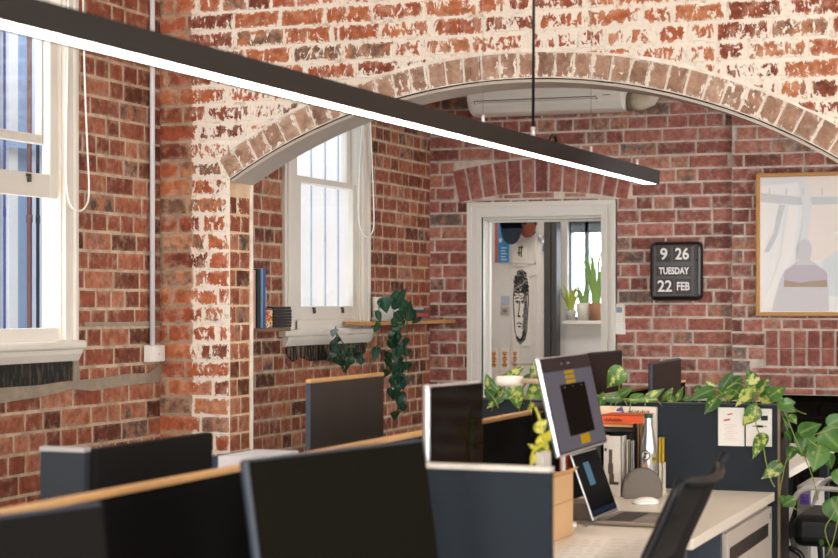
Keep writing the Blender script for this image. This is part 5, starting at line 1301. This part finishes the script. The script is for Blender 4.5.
# yellowish plant growing from the pale container behind the cross divider
R6 = [(536, 431, 548, 419, 10), (538, 438, 549.5, 447, 13), (541, 451, 527, 443, 7), (534, 455, 532, 466, 6), (533, 404, 527, 411, 5), (545, 424, 537, 421, 7), (546, 440, 550, 430, 8)]
plant('pothos_plant', 'yellow-green plant climbing beside the tilted monitor, behind the navy cross divider', R6, [[(549, 452, 4.86), (543, 436, 4.85), (540, 420, 4.85), (535, 407, 4.85)], [(549, 452, 4.86), (541, 446, 4.84), (533, 452, 4.83), (531, 466, 4.83)]], 4.86, leafmat('leaf_yellow', '#5f7f1f', '#86992a', '#d9cf4a', .72, '#d9cf6a'), mat('#b9b02e', .5), (onY(548, 450, 4.78).x, 4.78, ZD+.2), fD, tint=(.3, 1), djit=.01, petiole=False)
# trailing plant in the white pot
fX = lambda x, y, X: onX(x, y, X)
R7 = [(384, 297.5, 386.5, 313, 13), (394, 308, 407, 286, 9), (404, 300, 398, 321, 11), (408, 320, 411, 299, 8), (413, 322, 424, 313, 7), (377, 311, 381, 323, 6), (378, 322, 374, 333, 6), (377, 347, 374, 361, 8), (390, 299, 381, 305, 9), (400, 293, 390, 298, 9), (396, 312, 404, 324, 9), (411, 310, 416, 322, 7)]
for k in range(46):
    s = k/46; x = 397+6*math.sin(k*2.1)+rng.uniform(-6, 6)*(1-s*.45); y = 318+s*92
    if y > 375 and rng.random() < .45: continue
    R7.append((x, y, x+rng.uniform(-5, 5), y+rng.uniform(7, 12), rng.uniform(5, 9)))
for q in ((388, 352), (407, 362), (399, 376), (394, 392), (402, 404), (395, 411), (397, 384)): R7.append((q[0]+1, q[1], q[0]-1, q[1]+9, 8))
plant('trailing_plant', 'dark green plant trailing down the brick wall from the white pot', R7, [[(388, 299, XL+.10), (398, 303, XL+.2), (399, 325, XL+.215), (398, 350, XL+.20), (400, 380, XL+.18), (397, 415, XL+.15)], [(382, 299, XL+.12), (379, 306, XL+.21), (379, 325, XL+.21), (376, 355, XL+.2)], [(392, 299, XL+.12), (405, 305, XL+.2), (407, 330, XL+.2), (406, 366, XL+.18)]], XL+.20, m_dkleaf, m_stemd, (XL+.1, ycp, zs2+hp-.028), fX, tint=(0, .5), djit=.02)
R8 = []
for q in ((335, 329), (338, 337), (337, 345), (334, 351), (336, 358), (345, 345), (343, 352), (341, 360), (344, 368), (349, 352), (355, 347), (358, 352), (361, 358), (352, 358), (338, 352), (333, 340), (330, 356), (347, 361)): R8.append((q[0], q[1], q[0]+rng.uniform(-3, 3), q[1]+rng.uniform(6, 9), rng.uniform(5.5, 8.5)))
plant('trailing_plant', 'small green plant hanging over the front of the window sill under the arch', R8, [[(336, 326, XL+.06), (336, 330, XL+.11), (338, 345, XL+.11), (342, 358, XL+.10), (344, 372, XL+.09)], [(337, 334, XL+.11), (346, 346, XL+.11), (356, 348, XL+.1), (361, 362, XL+.09)]], XL+.115, m_dkleaf, m_stemd, onX(336, 327, XL+.06), fX, tint=(0, .6), djit=.015)
# pots and grassy plants on the far window sill
def farpot(px, pyb, pyt, r, c, label, blades, h, hexleaf):
    p = onY(px, pyb, YF-.035); z1 = onY(px, pyt, YF-.035).z; p.z = wz0
    t = thing('potted_plant', label, 'plant', p, group='plants on the far window sill')
    mb = MB(); mb.lathe([(0, .001), (r*.8, .001), (r, z1-wz0), (r*.9, z1-wz0), (r*.88, z1-wz0-.02), (0, z1-wz0-.02)], p, 16); mb.build('pot', mat(c, .6), t)
    mb = MB(); rr = random.Random(int(px))
    for k in range(blades):
        a = rr.uniform(0, 2*PI); H = h*rr.uniform(.6, 1.05); sp = rr.uniform(.02, .10)*h/.3; b = Vector((p.x+r*.5*math.cos(a), p.y+r*.3*math.sin(a), z1-.02))
        q = [b+Vector((math.cos(a)*sp*s*s, math.sin(a)*sp*s*s*.4, H*(s-.25*s*s*s))) for s in (0, .25, .5, .75, 1)]
        wd = Vector((-math.sin(a), math.cos(a)*.3, 0)).normalized()*.008
        for i in range(4): 
            f = 1-abs(i-1.2)/4; g = 1-abs(i+1-1.2)/4 if i < 3 else .1
            mb.face([q[i]-wd*f, q[i]+wd*f, q[i+1]+wd*g, q[i+1]-wd*g])
    mb.build('leaves', mat(hexleaf, .5), t, normals=False)
farpot(571, 319, 310, .045, '#b9b4ac', 'small yellow-green plant at the window-frame end of the far sill, seen through the doorway', 30, .28, '#a9b34a')
farpot(583, 319, 303, .055, '#d8d0c6', 'plant in a cream pot in the middle of the far sill, seen through the doorway', 30, .24, '#7ea05a')
farpot(596, 319, 303, .06, '#9a6f4d', 'tall grassy plant in a brown pot on the far sill, seen through the doorway', 40, .62, '#86a85a')

# ================================================================== LIGHT
w = bpy.data.worlds.new('world'); S.world = w; w.use_nodes = True
nt_ = w.node_tree; nt_.nodes.clear(); o = nt_.nodes.new('ShaderNodeOutputWorld'); bg = nt_.nodes.new('ShaderNodeBackground')
sk = nt_.nodes.new('ShaderNodeTexSky'); sk.sky_type = 'HOSEK_WILKIE'; sk.turbidity = 6; sk.ground_albedo = .4; sk.sun_direction = (.3, -.5, .8)
mxn = nt_.nodes.new('ShaderNodeMix'); mxn.data_type = 'RGBA'; mxn.inputs[0].default_value = .75; mxn.inputs[7].default_value = (.92, .96, 1.0, 1)
nt_.links.new(sk.outputs[0], mxn.inputs[6]); nt_.links.new(mxn.outputs[2], bg.inputs[0]); bg.inputs[1].default_value = SKY
nt_.links.new(bg.outputs[0], o.inputs[0])
def area(name, loc, rot, sx, sy, e, col=(1, 1, 1)):
    l = bpy.data.lights.new(name, 'AREA'); l.shape = 'RECTANGLE'; l.size = sx; l.size_y = sy; l.energy = e; l.color = col
    o = bpy.data.objects.new(name, l); COL.objects.link(o); o.location = loc; o.rotation_euler = rot; return o
for i, (a, b, c, d) in enumerate(hr): area('fill_rear_window', ((a+b)/2, YR-.1, (c+d)/2), (PI/2, 0, 0), b-a, d-c, E_REAR*(b-a), (1.0, .93, .84))  # area lamps added outside the unseen rear windows, standing in for daylight
for i, (a, b, c, d) in enumerate(hrr): area('fill_side_window', (XR+.1, (a+b)/2, (c+d)/2), (PI/2, 0, PI/2), b-a, d-c, E_SIDE*(b-a), (1.0, .95, .88))  # more added area lamps, outside the unseen side windows
for i, (a, b, c, d) in enumerate(ha): area('fill_alcove_window', (XAR+.1, (a+b)/2, (c+d)/2), (PI/2, 0, PI/2), b-a, d-c, E_ALC*(b-a), (1.0, .93, .88))  # area lamp added at an unseen window to brighten the alcove
area('fill_far_room', (-3.6, 12.3, 2.85), (0, 0, 0), 1.6, .5, E_FAR, (1, .95, .9))  # unseen area lamp added under the ceiling to light the far room
S.view_settings.view_transform = 'Standard'; S.view_settings.look = 'None'; S.view_settings.gamma = 1; S.view_settings.use_curve_mapping = False
S.view_settings.exposure = EXPO
S.cycles.use_denoising = True; S.cycles.max_bounces = 10; S.cycles.diffuse_bounces = 5; S.cycles.transparent_max_bounces = 12
S.cycles.sample_clamp_indirect = 8; S.cycles.caustics_reflective = False; S.cycles.caustics_refractive = False
